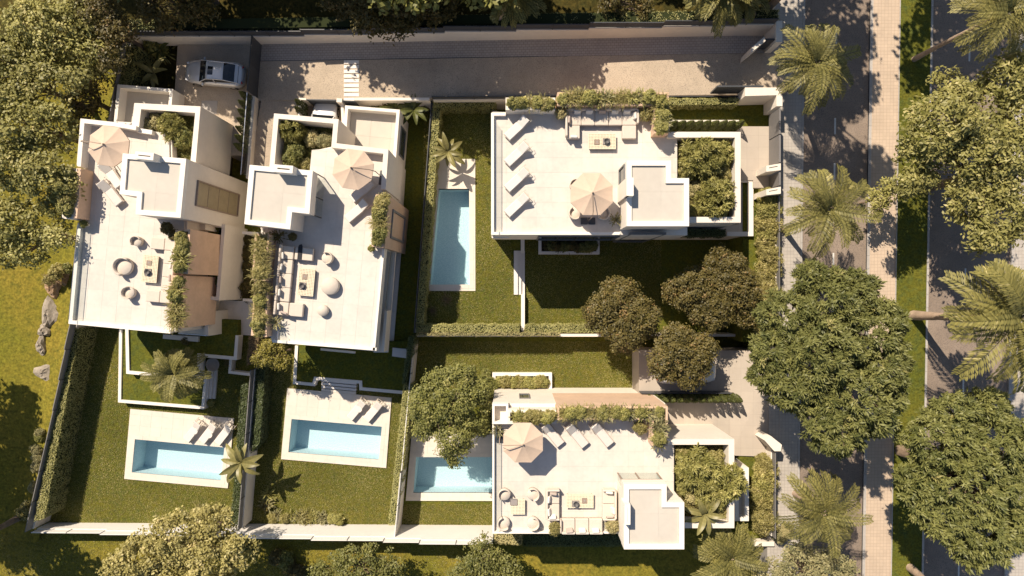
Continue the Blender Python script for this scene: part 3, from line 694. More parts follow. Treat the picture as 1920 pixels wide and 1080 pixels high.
# ------------------------------------------------------------------ boundary walls
def boundary(label, pts, zb, zt, pan, m_wall='plaster', m_pan='dark_metal', t=0.16, pw=2.75, steps=None, name='boundary_wall', group=None, pt=0.06):
    """masonry wall with a row of screen panels on it. zb(x,y) foot, zt(s) top of the masonry at distance s, pan: panel height"""
    c = pts[0]; root = thing(name, label, 'wall', (c[0], c[1], 0), 0, group); g = G(); gp = None
    tot = 0
    for a, b in zip(pts, pts[1:]):
        a, b = Vector(a), Vector(b); L = (b - a).length; n = max(1, round(L / pw)); ang = math.atan2((b - a).y, (b - a).x)
        for i in range(n):
            p, q = a.lerp(b, i / n), a.lerp(b, (i + 1) / n); z1 = zt(tot + L * (i + 0.5) / n); z0 = min(zb(p.x, p.y), zb(q.x, q.y)) - 0.3
            mc = (p + q) / 2; g.box((mc.x, mc.y, (z1 + z0) / 2), (L / n, t, z1 - z0), ang)
            if pan:
                gg = G(); gg.box((mc.x, mc.y, z1 + 0.04 + pan / 2), (L / n - 0.05, pt, pan - 0.04), ang); part('panel', gg, m_pan, root)
                e = (q - p).normalized(); pp = p + e * 0.0
                gg = G(); gg.box((pp.x, pp.y, z1 + pan / 2), (0.05, pt + 0.05, pan + 0.06), ang); part('post', gg, 'dark_frame', root)
        tot += L
    part('masonry', g, m_wall, root); return root
north = boundary('long beige wall topped with dark stepped screens along the top of the access road', [(-29.5, 19.45), (19.3, 19.45)],
    lambda x, y: road_z(x), lambda s: 3.75 + 0.30 * int(max(0, s - 7.5) / 5.44), 0.8, pw=2.72)
west = boundary('boundary wall with grey screens down the left side beside the rocky bank', [(-29.6, 19.3), (-38.55, -19.35)],
    lambda x, y: 0, lambda s: lerp(3.4, 1.75, min(1, s / 30)), 0.75, m_pan='grey_panel', pw=2.5)
south = boundary('long white wall with pale stepped panels along the bottom of the gardens', [(-38.6, -19.62), (-1.5, -19.84)],
    lambda x, y: 0, lambda s: 1.25 + 0.28 * int((s + 0.3) / 5.5) * (1 if s < 33 else 1), 0.62, m_wall='pale_panel', m_pan='pale_panel', pw=2.75)
# party fence between villa 1 and villa 2
def party_gate():
    r = thing('driveway_gate', 'tall dark metal sliding gate between the silver car court and the access road', 'gate', (-20.1, 17.2, 2.3))
    n = 4
    for i in range(n):
        y0, y1 = lerp(19.3, 15.1, i / n), lerp(19.3, 15.1, (i + 1) / n); x0, x1 = lerp(-19.9, -20.27, i / n), lerp(-19.9, -20.27, (i + 1) / n)
        g = G(); g.path([(x0, y0 - 0.01), (x1, y1 + 0.01)], 0.06, 4.05, 2.34); part('gate_panel', g, 'dark_metal', r)
    g = G(); g.path([(-19.9, 19.3), (-20.27, 15.1)], 0.09, 4.11, 4.05); part('top_rail', g, 'dark_frame', r)
    return r
party_gate()
r = thing('low_wall', 'low beige wall carrying a glass screen behind the row of slanting cypresses', 'wall', (-20.45, 12, 2.3))
part('masonry', G().path([(-20.27, 15.05), (-20.75, 8.6)], 0.22, 2.95, 0.0), 'plaster', r)
for i in range(3):
    a = (lerp(-20.27, -20.75, i / 3) - .06, lerp(15.0, 8.7, i / 3)); b = (lerp(-20.27, -20.75, (i + 1) / 3) - .06, lerp(15.0, 8.7, (i + 1) / 3) + .05)
    part('glass_panel', G().path([a, b], 0.02, 3.93, 2.96), 'rail_glass', r)
part('handrail', G().path([(-20.33, 15.0), (-20.81, 8.7)], 0.05, 3.97, 3.93), 'chrome', r)
boundary('grey screened fence between the two left pool gardens', [XY(470, 694, 2.4), XY(446, 996, 2.4)], lambda x, y: 0, lambda s: 1.7 + 0.0 * s, 0.7, m_wall='plaster', m_pan='grey_panel', pw=2.8, name='boundary_wall')
boundary('dark screened fence between the upper middle villas, left of the narrow pool', [XY(807, 183, 2.9), XY(773.5, 626, 2.9)], lambda x, y: 0, lambda s: 1.75, 0.45, m_pan='dark_metal', pw=2.9)
boundary('thin wall beside the clipped hedge between the lower middle gardens', [XY(775, 640, 2.2), XY(741, 1006, 2.2)], lambda x, y: 0, lambda s: 1.5 if s < 10 else 1.9, 0.6, m_wall='plaster', m_pan='pale_panel', pw=2.8)
boundary('wall behind the twin hedges between the two right villas', [XY(782, 629, 2.0), XY(1425, 629, 2.0)], lambda x, y: 0, lambda s: 1.9, 0, m_pan='dark_metal', pw=3.2, t=0.2)
# north edge of villa 2 and villa 3 along the road
boundary('pale garden wall along the road behind the big tropical leaves', [XY(664, 186, 3.1), XY(805, 186, 3.1)], lambda x, y: 0, lambda s: 3.15, 0, t=0.22)
boundary('dark rail fence along the road above the square clipped hedge', [XY(810, 181, 3.6), XY(1045, 180, 3.6)], lambda x, y: 0, lambda s: 3.0, 0.6, pw=2.9)
boundary('dark rail fence between the road and the sunken strip by the street gate', [XY(1252, 180, 4.4), XY(1392, 180, 4.4)], lambda x, y: 0, lambda s: 3.75, 0.6, pw=2.9)
def gate_block(label, poly, z1, z0, m='plaster', name='gate_pier', cat='gate pier'):
    return single(name, G().prism(XYs(poly, z1), z1, z0), m, label, cat)
# street gates: piers, leaves
r = thing('street_wall', 'white angled wall block at the corner of the access road and the street', 'wall', (*XY(1440, 172, 5.8), 3.9))
part('block', G().prism(XYs([(1397, 164), (1466, 164), (1466, 178), (1397, 180)], 5.7), 5.7, 0.0), 'plaster', r)
part('return_wall', G().prism(XYs([(1456, 178), (1467, 178), (1467, 199), (1456, 199)], 5.69), 5.69, 0.0), 'plaster', r)
r = thing('gate_pier', 'white square pier on the upper side of the street entrance to the access road', 'gate pier', (*XY(1452, 55, 5.9), 4.0))
part('pier', G().prism(XYs([(1455, 40), (1467, 39), (1467, 79), (1455, 79)], 6.0), 6.0, 3.9), 'plaster', r)
part('wing', G().prism(XYs([(1410, 88), (1433, 69), (1436, 76), (1408, 99)], 6.0), 6.0, 3.9), 'plaster', r)
single('gate_leaf', G().prism(XYs([(1436, 72), (1453, 72), (1453, 75), (1436, 75)], 5.8), 5.8, 4.1), 'dark_metal', 'dark metal gate leaf standing open beside the upper entrance pier', 'gate')
single('gate_leaf', G().prism(XYs([(1345, 160), (1432, 160), (1432, 163), (1345, 163)], 5.7), 5.7, 4.1), 'dark_metal', 'long dark sliding gate leaf parked against the road side of the corner wall', 'gate')
r = thing('street_fence', 'tall grey panelled gate of the upper right forecourt facing the street', 'gate', (*XY(1463, 270, 5.8), 4.0))
for i, (ya, yb) in enumerate(((203, 251), (253, 304))):
    part('gate_panel', G().prism(XYs([(1461, ya), (1464, ya), (1464, yb), (1461, yb)], 5.8), 5.8, 4.02), 'grey_panel', r)
part('gate_panel', G().prism(XYs([(1461, 323), (1464, 323), (1464, 347), (1461, 347)], 5.8), 5.8, 4.02), 'grey_panel', r)
for lab, y0, y1 in (('white pier with a recessed slot, upper of the two beside the forecourt gate', 306, 322), ('white pier with a recessed slot, lower of the two beside the forecourt gate', 350, 366)):
    q = thing('gate_pier', lab, 'gate pier', (*XY(1450, (y0 + y1) / 2, 5.9), 4.0))
    part('pier', G().prism(XYs([(1437, y0 + 5), (1464, y0), (1464, y1 - 3), (1437, y1)], 5.9), 5.9, 3.3), 'plaster', q)
    part('slot', G().prism(XYs([(1442, y0 + 8), (1458, y0 + 5), (1458, y0 + 6.5), (1442, y0 + 9.5)], 5.91), 5.905, 5.88), 'dark_frame', q)
boundary('grey street wall beside the golden bushes of the upper right villa', [XY(1462, 367, 5.3), XY(1462, 700, 5.0)], lambda x, y: 0, lambda s: 4.75 - s * 0.02, 0.5, m_pan='grey_panel', pw=2.9)
boundary('dark street wall beside the golden bushes of the lower right villa', [XY(1455, 838, 4.6), XY(1455, 1012, 4.6)], lambda x, y: 0, lambda s: 3.9, 0.6, m_wall='plaster', m_pan='grey_panel', pw=2.9)
single('gate_pier', G().prism(XYs([(1434, 826), (1446, 818), (1466, 834), (1464, 846), (1452, 846)], 4.8), 4.8, 1.2), 'plaster', 'white angled pier under the big round tree at the lower forecourt entrance', 'gate pier')
single('garden_wall', G().path(XYs([(1415, 1020), (1452, 1020)], 3.2), 0.35, 3.2, 0.0), 'plaster', 'short white wall end by the palm at the lower right street corner', 'wall')
# ------------------------------------------------------------------ hedges
def hz(p, z): return XYs(p, z)
HG = 'clipped hedges of the gardens'
hedge([(-29.5, 19.62), (19.6, 19.62), (19.6, 20.5), (-29.5, 20.5)], lambda x, y: road_z(x) - 0.1, lambda x, y: road_z(x) + 2.0, 'leaf_hedge', 'long hedge growing outside the upper boundary wall under the dark trees', leaf=0.11, dens=95)
hedge(hz([(132, 613), (149, 616), (83, 972), (64, 978)], 2.2), 0, 2.2, 'leaf_hedge', 'long clipped hedge inside the left boundary wall of the first pool garden')
hedge(hz([(226, 84), (258, 88), (242, 162), (210, 162)], 3.7), 1.5, 3.7, 'leaf_hedge', 'shaded hedge in the top left corner by the car court')
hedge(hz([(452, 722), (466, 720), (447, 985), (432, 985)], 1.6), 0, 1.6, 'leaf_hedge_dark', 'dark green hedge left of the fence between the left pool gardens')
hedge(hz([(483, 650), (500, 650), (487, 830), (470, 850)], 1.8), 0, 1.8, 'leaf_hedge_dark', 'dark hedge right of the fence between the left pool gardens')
hedge(hz([(466, 632), (485, 630), (480, 682), (462, 684)], 3.0), 0, 3.0, 'leaf_dry', 'brown dry hedge block between the terraces of the two left villas', core='dry_core')
hedge(hz([(812, 184), (929, 184), (929, 199), (812, 200)], 2.4), 0.5, 2.4, 'leaf_hedge', 'short clipped hedge at the road end of the narrow pool garden')
hedge(hz([(812, 200), (826, 200), (794, 608), (780, 608)], 2.05), 0.5, 2.05, 'leaf_hedge', 'tall clipped hedge along the fence left of the narrow pool')
hedge(hz([(782, 609), (974, 609), (974, 623), (780, 623)], 1.9), 0.5, 1.9, 'leaf_hedge', 'left length of clipped hedge below the narrow pool garden')
hedge(hz([(985, 609), (1180, 609), (1180, 624), (985, 624)], 1.6), 0, 1.6, 'leaf_hedge', 'clipped hedge running from the white garden wall to the dark trees')
hedge(hz([(781, 624.5), (1050, 624.5), (1050, 630), (780, 630)], 2.35), 0, 2.35, 'leaf_cream', 'thin pale hedge on the lower side of the wall between the right villas', leaf=0.07)
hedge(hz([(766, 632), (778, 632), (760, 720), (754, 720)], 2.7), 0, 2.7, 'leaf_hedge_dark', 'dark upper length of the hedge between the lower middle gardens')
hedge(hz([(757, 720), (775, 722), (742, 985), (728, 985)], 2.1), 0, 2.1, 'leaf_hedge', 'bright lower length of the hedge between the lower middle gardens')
hedge(hz([(1254, 184), (1385, 184), (1385, 195), (1254, 197)], 4.6), 3.4, 4.6, 'leaf_hedge', 'clipped hedge inside the road fence by the street gate')
hedge(hz([(980, 1004), (1172, 1004), (1172, 1025), (980, 1025)], 2.6), 0, 2.6, 'leaf_hedge_dark', 'dark hedge below the sofa terrace of the lower right villa')
hedge(hz([(928, 1004), (979, 1004), (979, 1022), (928, 1020)], 2.8), 0, 2.8, 'leaf_cream', 'pale flowering hedge at the lower left corner of the sofa terrace')
hedge(hz([(1283, 430), (1361, 430), (1361, 443), (1283, 443)], 4.6), 3.4, 4.6, 'leaf_hedge_dark', 'dark block hedge in the roof planter on the lower side of the upper right villa')
# ------------------------------------------------------------------ the four villas
def P(pts, z): return XYs(pts, z)
def body(root, pts, zr, z1, z0, m='plaster', name='wall', label=None):
    return part(name, G().prism(XYs(pts, zr), z1, z0), m, root, label)
def floor(root, pts, zr, z, size, ang, m='terrace_tile', name='terrace_floor', tname='tile'):
    p = XYs(pts, zr); o = part(name, G().prism(p, z - 0.010, z - 0.11), 'joint', root); tiles(p, z, size, ang, m, o, tname, org=p[0]); return o
def tower(root, pts, chim, ang, zb=0.0, inset=None, glass=None, wins=()):
    """stair tower: walls, deep fascia, rim, screed panels, chimney"""
    p = XYs(pts, 9.6); tw = part('stair_tower', G().prism(p, 8.6 if glass else 9.2, 8.58 if glass else zb), 'plaster', root)
    if glass:
        part('tower_wall', G().prism(inset, 8.58, zb), 'plaster', root)
        part('fascia', G().rim(p, 0.3, 9.2, 8.6), 'plaster', tw)
    part('rim', G().rim(p, 0.34, 9.6, 9.2), 'white_cap', tw)
    ip = offset(ccw(p), 0.35); fl = part('roof', G().prism(ip, 9.45, 9.0 if glass else 9.21), 'joint', tw)
    tiles(ip, 9.46, (2.0, 2.0), ang, 'roof_screed', tw, 'roof_panel', gap=0.005, th=0.02, org=ip[0])
    c = XYs(chim, 10.4); g = G(); g.rim(c, 0.2, 10.4, 9.21)
    ch = part('chimney', g, 'white_cap', tw); part('flue', G().prism(offset(ccw(c), 0.2), 9.75, 9.3), 'taupe_wood', tw)
    return tw
def planter(root, pts, z, z0, m='terracotta', t=0.14, depth=0.18, label=None):
    p = XYs(pts, z); pl = part('planter', G().rim(p, t, z, z - depth - 0.1), m, root, label)
    part('planter_wall', G().prism(p, z - depth - 0.1, z0), m, pl) if z0 < z - depth - 0.1 else None
    part('soil', G().prism(offset(ccw(p), t), z - depth, z - depth - 0.09), 'soil', pl); return pl
def wall_window(root, a, b, z0, z1, proud=0.05, nm=2, frame=0.10, m='window_frame', depth=0.10, glass='window_glass'):
    """window standing in a wall face from a to b (xy, seen with a on the left from outside)"""
    a, b = Vector(a), Vector(b); e = (b - a); L = e.length; e = e / L; nrm = Vector((e.y, -e.x)); c = (a + b) / 2; ang = math.atan2(e.y, e.x)
    def bx(g, u, w, za, zb, out, th):
        q = a + e * u + nrm * out; g.box((q.x, q.y, (za + zb) / 2), (w, th, zb - za), ang)
    g = G(); bx(g, frame / 2, frame, z0, z1, proud / 2, proud + depth); bx(g, L - frame / 2, frame, z0, z1, proud / 2, proud + depth)
    bx(g, L / 2, L - 2 * frame, z0, z0 + frame, proud / 2, proud + depth); bx(g, L / 2, L - 2 * frame, z1 - frame, z1, proud / 2, proud + depth)
    w = part('window', g, m, root)
    for i in range(nm):
        g = G(); u0, u1 = lerp(frame, L - frame, i / nm) + .02, lerp(frame, L - frame, (i + 1) / nm) - .02; bx(g, (u0 + u1) / 2, u1 - u0, z0 + frame, z1 - frame, 0.012, 0.02); part('pane', g, glass, w)
        if i: g = G(); bx(g, lerp(frame, L - frame, i / nm), 0.06, z0 + frame, z1 - frame, 0.03, 0.07); part('mullion', g, 'dark_frame', w)
    return w
def glass_rail(root, pts, z0, z1, name='glass_rail'):
    for a, b in zip(pts, pts[1:]):
        o = part(name, G().path([a, b], 0.02, z1, z0), 'rail_glass', root)
        part('handrail', G().path([a, b], 0.035, z1 + 0.03, z1 + 0.002), 'chrome', o)
A1 = math.radians(-5.2)      # the two left villas stand turned by about five degrees

# ---- villa 1 (far left)
v = thing('villa', 'far left white villa with a tall beige tower wall, above the first pool garden', 'villa', (*XY(240, 430, 0), 0))
body(v, [(162, 228), (261, 242), (316, 250), (317, 296), (345, 300), (345, 425), (338, 500), (322, 624), (130, 606)], 7.3, 6.88, 3.0, label='upper storey with the roof terrace on it')
body(v, [(175, 240), (330, 262), (350, 300), (352, 425), (345, 500), (318, 596), (150, 585)], 7.0, 2.98, 0.0, name='lower_wall')
floor(v, [(164, 229), (316, 250), (317, 296), (345, 300), (345, 425), (338, 500), (322, 625), (131, 606)], 7.05, 7.0, 1.08, A1)
# low parapet along the left and the bottom edge, high parapet behind the umbrella
part('parapet', G().path(P([(148.5, 418), (131.5, 604), (319, 622)], 7.3), 0.26, 7.28, 6.9), 'white_cap', v)
part('parapet', G().path(P([(147.5, 312), (154.5, 226.5), (215, 233), (255, 240)], 7.75), 0.30, 7.75, 6.9), 'white_cap', v)
part('parapet', G().path(P([(255, 240), (258, 244), (285, 248)], 7.4), 0.30, 7.4, 6.9), 'white_cap', v)
glass_rail(v, P([(156, 424), (140, 598)], 7.2), 7.03, 7.75)
part('side_wall', G().path(P([(148.5, 315), (140.5, 409)], 8.25), 0.28, 8.25, 6.5), 'terracotta', v)
planter(v, [(124, 314), (145, 316), (137, 412), (116, 409)], 8.1, 6.2, 'plaster')
# roof garden frame and the lower entrance block
rg = [(252, 193), (376, 199.5), (367, 304), (357, 304), (366, 211.5), (264.5, 204.5), (260, 243), (246, 242)]
part('garden_frame', G().prism(P(rg, 7.3), 7.3, 2.2), 'plaster', v)
part('garden_bed', G().prism(P([(264, 206), (366, 213), (358, 304), (317, 300), (318, 250), (261, 243)], 6.3), 6.2, 0.0), 'soil', v)
body(v, [(220, 158), (324, 167), (318, 240), (213, 233)], 4.0, 3.05, 0.0, name='entrance_block')
part('entrance_rim', G().rim(P([(220, 158), (324, 167), (318, 240), (213, 233)], 4.0), 0.24, 4.0, 3.05), 'white_cap', v)
eb = part('entrance_roof', G().prism(offset(ccw(P([(220, 158), (324, 167), (318, 240), (213, 233)], 4.0)), .25), 3.1, 3.06), 'joint', v)
tiles(offset(ccw(P([(220, 158), (324, 167), (318, 240), (213, 233)], 4.0)), .25), 3.13, 1.6, A1, 'roof_screed', eb, 'roof_panel')
tw = tower(v, [(230, 287.5), (349, 297.5), (338.5, 408.5), (254, 402), (256.5, 368), (224, 364)], [(254, 283.5), (288.5, 287), (287, 300.5), (252.5, 297)], A1)
# the sunken window in the tower's tall side
E0, E1 = Vector(XY(349, 297.5, 9.6)), Vector(XY(338.5, 408.5, 9.6))
e = (E0 - E1).normalized()
def on_east(d, z=0): q = E1 + e * d; return (q.x, q.y)
part('niche', G().path([on_east(1.15), on_east(2.75)], 0.03, 7.9, 1.7, side=-1), 'warm_glass', v)
wall_window(v, on_east(1.05), on_east(2.85), 1.6, 8.0, 0.09, 1, 0.09, 'taupe_wood', glass='warm_glass')
for k in range(1, 4):
    z = lerp(1.7, 7.9, k / 4); part('window_bar', G().box((*(Vector(on_east(1.95)) + Vector((0.04, 0))), z), (0.03, 1.6, 0.025), math.radians(-5.4)), 'taupe_wood', v)
planter(v, [(329, 431), (356.5, 430), (352.5, 514), (324, 510)], 8.2, 3.0)
planter(v, [(321, 516), (342.5, 517), (337, 616), (316, 612)], 8.0, 3.0)
body(v, [(345, 412), (385, 414), (385, 431), (345, 430)], 5.2, 5.2, 0.0, name='side_block')
# lower side wing with its planting
part('wing_wall', G().path(P([(388, 422), (419, 423.5), (408, 560), (384, 558)], 3.9), 0.26, 3.9, 0.0), 'plaster', v)
part('wing_bed', G().prism(P([(388, 424), (418, 425), (407, 560), (382, 557)], 3.2), 2.9, 0.0), 'soil', v)
part('balcony', G().prism(P([(337, 615), (388, 612), (388, 630), (334, 626)], 3.0), 3.0, 2.75), 'plaster', v)
glass_rail(v, P([(388, 629.5), (335, 625.5)], 3.9), 3.02, 3.9)
part('side_screen', G().path(P([(387.5, 584), (387, 630)], 3.35), 0.28, 3.35, 0.0), 'plaster', v)
pf = part('paved_yard', G().prism(P([(400, 562), (474, 565), (471, 629), (400, 624)], 0.1), 0.10, 0.0), 'joint', v)
tiles(P([(400, 562), (474, 565), (471, 629), (400, 624)], 0.1), 0.13, 0.75, A1, 'step_stone', pf)
part('canopy', G().prism(P([(306, 627), (372, 631), (371, 641), (305, 635)], 1.6), 1.6, 1.35), 'plaster', v)
for i in range(3):
    a = lerp(0.10, 0.75, i / 2.0)
    q0 = Vector(XY(162, 330, 0)).lerp(Vector(XY(175, 250, 0)), a)
wall_window(v, XY(150, 585, 3), XY(310, 597, 3), 0.2, 2.6, 0.04, 5)

# ---- villa 2
v = thing('villa', 'second white villa from the left, turned slightly, with a long sectional sofa on its terrace', 'villa', (*XY(600, 450, 0), 0))
b2 = [(514, 213.5), (634, 224.5), (630, 270), (727, 281), (722, 362), (720, 466), (702.5, 660), (509, 642), (507, 633), (478, 629), (481, 527), (487, 440), (484, 427), (493, 321), (505, 312)]
b2u = [(630, 270), (727, 281), (722, 362), (720, 466), (702.5, 660), (509, 642), (507, 633), (478, 629), (481, 527), (487, 440), (484, 427), (493, 325), (579, 330), (584, 280)]
body(v, b2u, 7.3, 6.88, 6.2, name='roof_slab')
b2w = [(692, 468) if p == (720, 466) else (675, 656) if p == (702.5, 660) else p for p in b2u]; b2w.insert(b2w.index((692, 468)), (719, 464))
body(v, b2w, 7.3, 6.19, 3.0, label='upper storey with the roof terrace on it')
lb = [(518, 230), (615, 240), (620, 285), (712, 296), (706, 370), (700, 462), (672, 615), (515, 600), (495, 440)]
body(v, lb, 6.0, 2.98, 0.0, name='lower_wall')
body(v, [(640, 271), (726.8, 281), (721.8, 362), (719.8, 464), (640, 460)], 7.3, 2.98, 0.0, name='east_wall')
floor(v, [(584, 281), (620, 278), (630, 273), (727, 284), (722, 362), (720, 466), (702, 658), (509, 640), (507, 632), (480, 629), (483, 527), (489, 430), (578, 400), (580, 322)], 7.05, 7.0, 1.08, A1)
part('garden_frame', G().path(P([(509.5, 315), (518, 217.5), (630, 227.5), (626, 272.5), (723.5, 284), (718.5, 355)], 7.7), 0.34, 7.7, 2.2), 'plaster', v)
part('garden_bed', G().prism(P([(522, 222), (624, 232), (620, 280), (585, 282), (580, 322), (513, 314)], 6.3), 6.2, 0.0), 'soil', v)
part('parapet', G().path(P([(705.5, 655), (510, 639.5)], 7.25), 0.2, 7.2, 6.9), 'white_cap', v)
part('parapet', G().path(P([(718.5, 466), (700.5, 657)], 7.25), 0.16, 7.2, 6.9), 'white_cap', v)
glass_rail(v, P([(521, 620), (520, 640)], 7.9), 7.0, 7.9)
aa = [(647, 197.5), (749.6, 205.6), (742, 300), (640, 292)]
body(v, aa, 3.9, 3.0, 0.0, name='entrance_block')
part('entrance_rim', G().rim(P(aa, 3.9), 0.24, 3.9, 3.0), 'white_cap', v)
eb = part('entrance_roof', G().prism(offset(ccw(P(aa, 3.9)), .25), 3.05, 3.01), 'joint', v)
tiles(offset(ccw(P(aa, 3.9)), .25), 3.08, 1.6, A1, 'roof_screed', eb, 'roof_panel')
tp = [(468, 309), (586.5, 320), (580, 401), (547.5, 397.5), (544, 430), (458, 420)]
ins = P([(468.5, 310), (574, 320), (569, 395), (546, 396.5), (543, 429), (459, 419)], 9.6)
tower(v, tp, [(514.5, 308), (549.5, 311), (548.3, 325), (513.5, 322)], A1, glass=True, inset=ins)
# glazed stair exit below the fascia
ge = P([(586, 321), (579.8, 400.5), (568, 399)], 9.6)
for a, b in zip(ge, ge[1:]): part('glass_wall', G().path([a, b], 0.03, 8.58, 7.02), 'rail_glass', v)
for q in (ge[0], ge[1], tuple((Vector(ge[0]) * .45 + Vector(ge[1]) * .55))): part('window_post', G().box((q[0], q[1], 7.8), (0.06, 0.06, 1.55)), 'dark_frame', v)
part('garage_wall', G().path(P([(560, 217), (562, 185), (574, 186)], 3.9), 0.14, 3.9, 2.3), 'plaster', v)
part('gate_pier', G().path(P([(631, 187.5), (641, 188.5)], 4.0), 0.3, 4.0, 2.3), 'plaster', v)
part('garage_gate', G().path(P([(575, 186.5), (630, 187.5)], 4.0), 0.08, 4.0, 2.35), 'dark_metal', v)
part('garden_gate', G().path(P([(642, 188.5), (666, 189.5)], 4.0), 0.06, 4.0, 2.35), 'dark_metal', v)
part('garage_side_wall', G().path(P([(641, 190), (643, 232)], 3.6), 0.2, 3.6, 2.3), 'plaster', v)
planter(v, [(704, 364), (727, 366), (718.5, 464), (697, 462)], 8.2, 3.0)
part('terracotta_face', G().path([tuple(Vector(XY(727, 366, 8.2)) + Vector((0.01, 0))), tuple(Vector(XY(718.5, 464, 8.2)) + Vector((0.01, 0)))], 0.06, 8.1, 0.0, side=1), 'terracotta', v)
planter(v, [(478.5, 438), (505, 440), (498, 527), (472, 525)], 8.3, 2.9)
planter(v, [(477.5, 527), (501, 528), (500, 632), (470.5, 629)], 8.0, 2.9)
S0, S1 = Vector(XY(718.5, 464, 8.2)), Vector(XY(727, 366, 8.2)); ee = (S1 - S0).normalized()
wall_window(v, S0 + ee * 0.8, S0 + ee * 2.9, 1.6, 6.6, 0.12, 2, 0.16, 'grey_panel')
E0 = Vector(XY(742, 300, 3.9)); E1 = Vector(XY(749.6, 205.6, 3.9)); ee = (E1 - E0).normalized()
wall_window(v, E0 + ee * 0.6, E0 + ee * 2.9, 1.0, 3.0, 0.03, 2)
# right side below the terrace: balcony, glass, pale spandrel
part('balcony', G().prism(P([(722, 468), (742, 468), (727, 661), (700, 661)], 3.3), 3.25, 3.0), 'plaster', v)
glass_rail(v, P([(733, 470), (722, 580)], 4.3), 3.27, 4.3)
part('spandrel', G().path(P([(723.5, 583), (717.5, 660)], 4.9), 0.2, 4.9, 3.26), 'plaster', v)
wall_window(v, XY(676.5, 640, 7.3), XY(691, 475, 7.3), 3.3, 6.15, 0.04, 6)
pw = part('side_path', G().prism(P([(736, 475), (752, 475), (737, 655), (722, 655)], 0.1), 0.10, 0.0), 'joint', v)
tiles(P([(736, 475), (752, 475), (737, 655), (722, 655)], 0.1), 0.13, 0.8, A1, 'step_stone', pw)
part('canopy', G().prism(P([(601, 653), (666, 659), (665, 663), (601, 657)], 2.8), 2.8, 2.6), 'plaster', v)
part('landing', G().prism(P([(736, 652), (766, 655), (764, 672), (735, 668)], 0.75), 0.75, 0.0), 'step_stone', v)

# ---- villa 3 (upper right)
v = thing('villa', 'white villa at the upper right with four sunbeds in a row on its roof terrace', 'villa', (*XY(1100, 330, 0), 0))
body(v, [(922, 209), (1256, 209), (1256, 255), (1270, 256), (1270, 412), (1292, 412), (1292, 440), (922, 440)], 7.3, 6.88, 3.0, label='upper storey with the roof terrace on it')
body(v, [(926, 228), (1388, 262), (1388, 412), (1298, 420), (1298, 447), (926, 447)], 0.0, 2.98, 0.0, name='lower_wall')
floor(v, [(922, 210), (1256, 210), (1256, 258), (1270, 258), (1270, 335), (1250, 428), (1250, 440), (922, 440)], 7.05, 7.0, 1.08, 0.0)
part('parapet', G().path(P([(948, 214), (923.5, 214), (923.5, 437.5), (1162, 437.5)], 7.3), 0.2, 7.3, 6.9), 'white_cap', v)
glass_rail(v, P([(929, 222), (929, 430)], 7.9), 7.03, 7.8)
planter(v, [(948, 183), (1041, 183), (1041, 206), (948, 206)], 8.1, 3.0, 'plaster', t=0.2)
body(v, [(926, 209), (1042, 183.5), (1255, 173), (1255, 245), (926, 230)], 7.3, 2.97, 0.0, name='road_side_wall')
planter(v, [(1045, 173), (1254, 173), (1254, 250), (1227, 250), (1227, 198), (1045, 198)], 8.15, 3.0)
part('garden_frame', G().path(P([(1252, 252.5), (1383.5, 252.5), (1383.5, 412), (1290, 412)], 7.45), 0.40, 7.45, 2.9), 'plaster', v)
part('garden_bed', G().prism(P([(1270, 256), (1376, 256), (1376, 410), (1270, 410)], 6.3), 6.2, 0.0), 'soil', v)
tower(v, [(1175, 301), (1258, 301), (1258, 334), (1292, 334), (1292, 424), (1175, 424)], [(1176.5, 333), (1188, 333), (1188, 367), (1176.5, 367)], 0.0)
part('chimney_breast', G().prism(P([(1174.5, 333), (1180, 333), (1180, 367), (1174.5, 367)], 10.4), 10.39, 6.9), 'plaster', v)
wall_window(v, (8.35, 3.88), (10.9, 3.88), 0.2, 7.6, 0.05, 2, 0.12)
wall_window(v, (1.9, 4.12), (7.8, 4.12), 0.15, 2.8, 0.05, 4)
wall_window(v, (1.9, 3.79), (7.8, 3.79), 3.3, 6.6, 0.05, 4)
x0, y0 = XY(1175, 342, 9.6)
wall_window(v, (x0, y0 + 1.35), (x0, y0 + .12), 7.05, 9.1, 0.05, 1)
wg = P([(1389, 335.5), (1413, 335.5), (1413, 442), (1250, 442), (1250, 420), (1389, 420)], 3.9)
part('side_wing', G().prism(wg, 3.35, 0.0), 'plaster', v); part('wing_rim', G().path(P([(1389, 337), (1408.5, 337), (1408.5, 438.5), (1363, 438.5)], 3.9), 0.34, 3.9, 3.35), 'white_cap', v)
tiles(wg, 3.42, 1.6, 0.0, 'roof_screed', part('wing_roof', G().prism(offset(ccw(wg), .05), 3.385, 3.355), 'joint', v), 'roof_panel')
part('step', G().prism(P([(922, 438), (954, 438), (954, 446), (922, 446)], 5.5), 5.5, 5.2), 'white_cap', v)

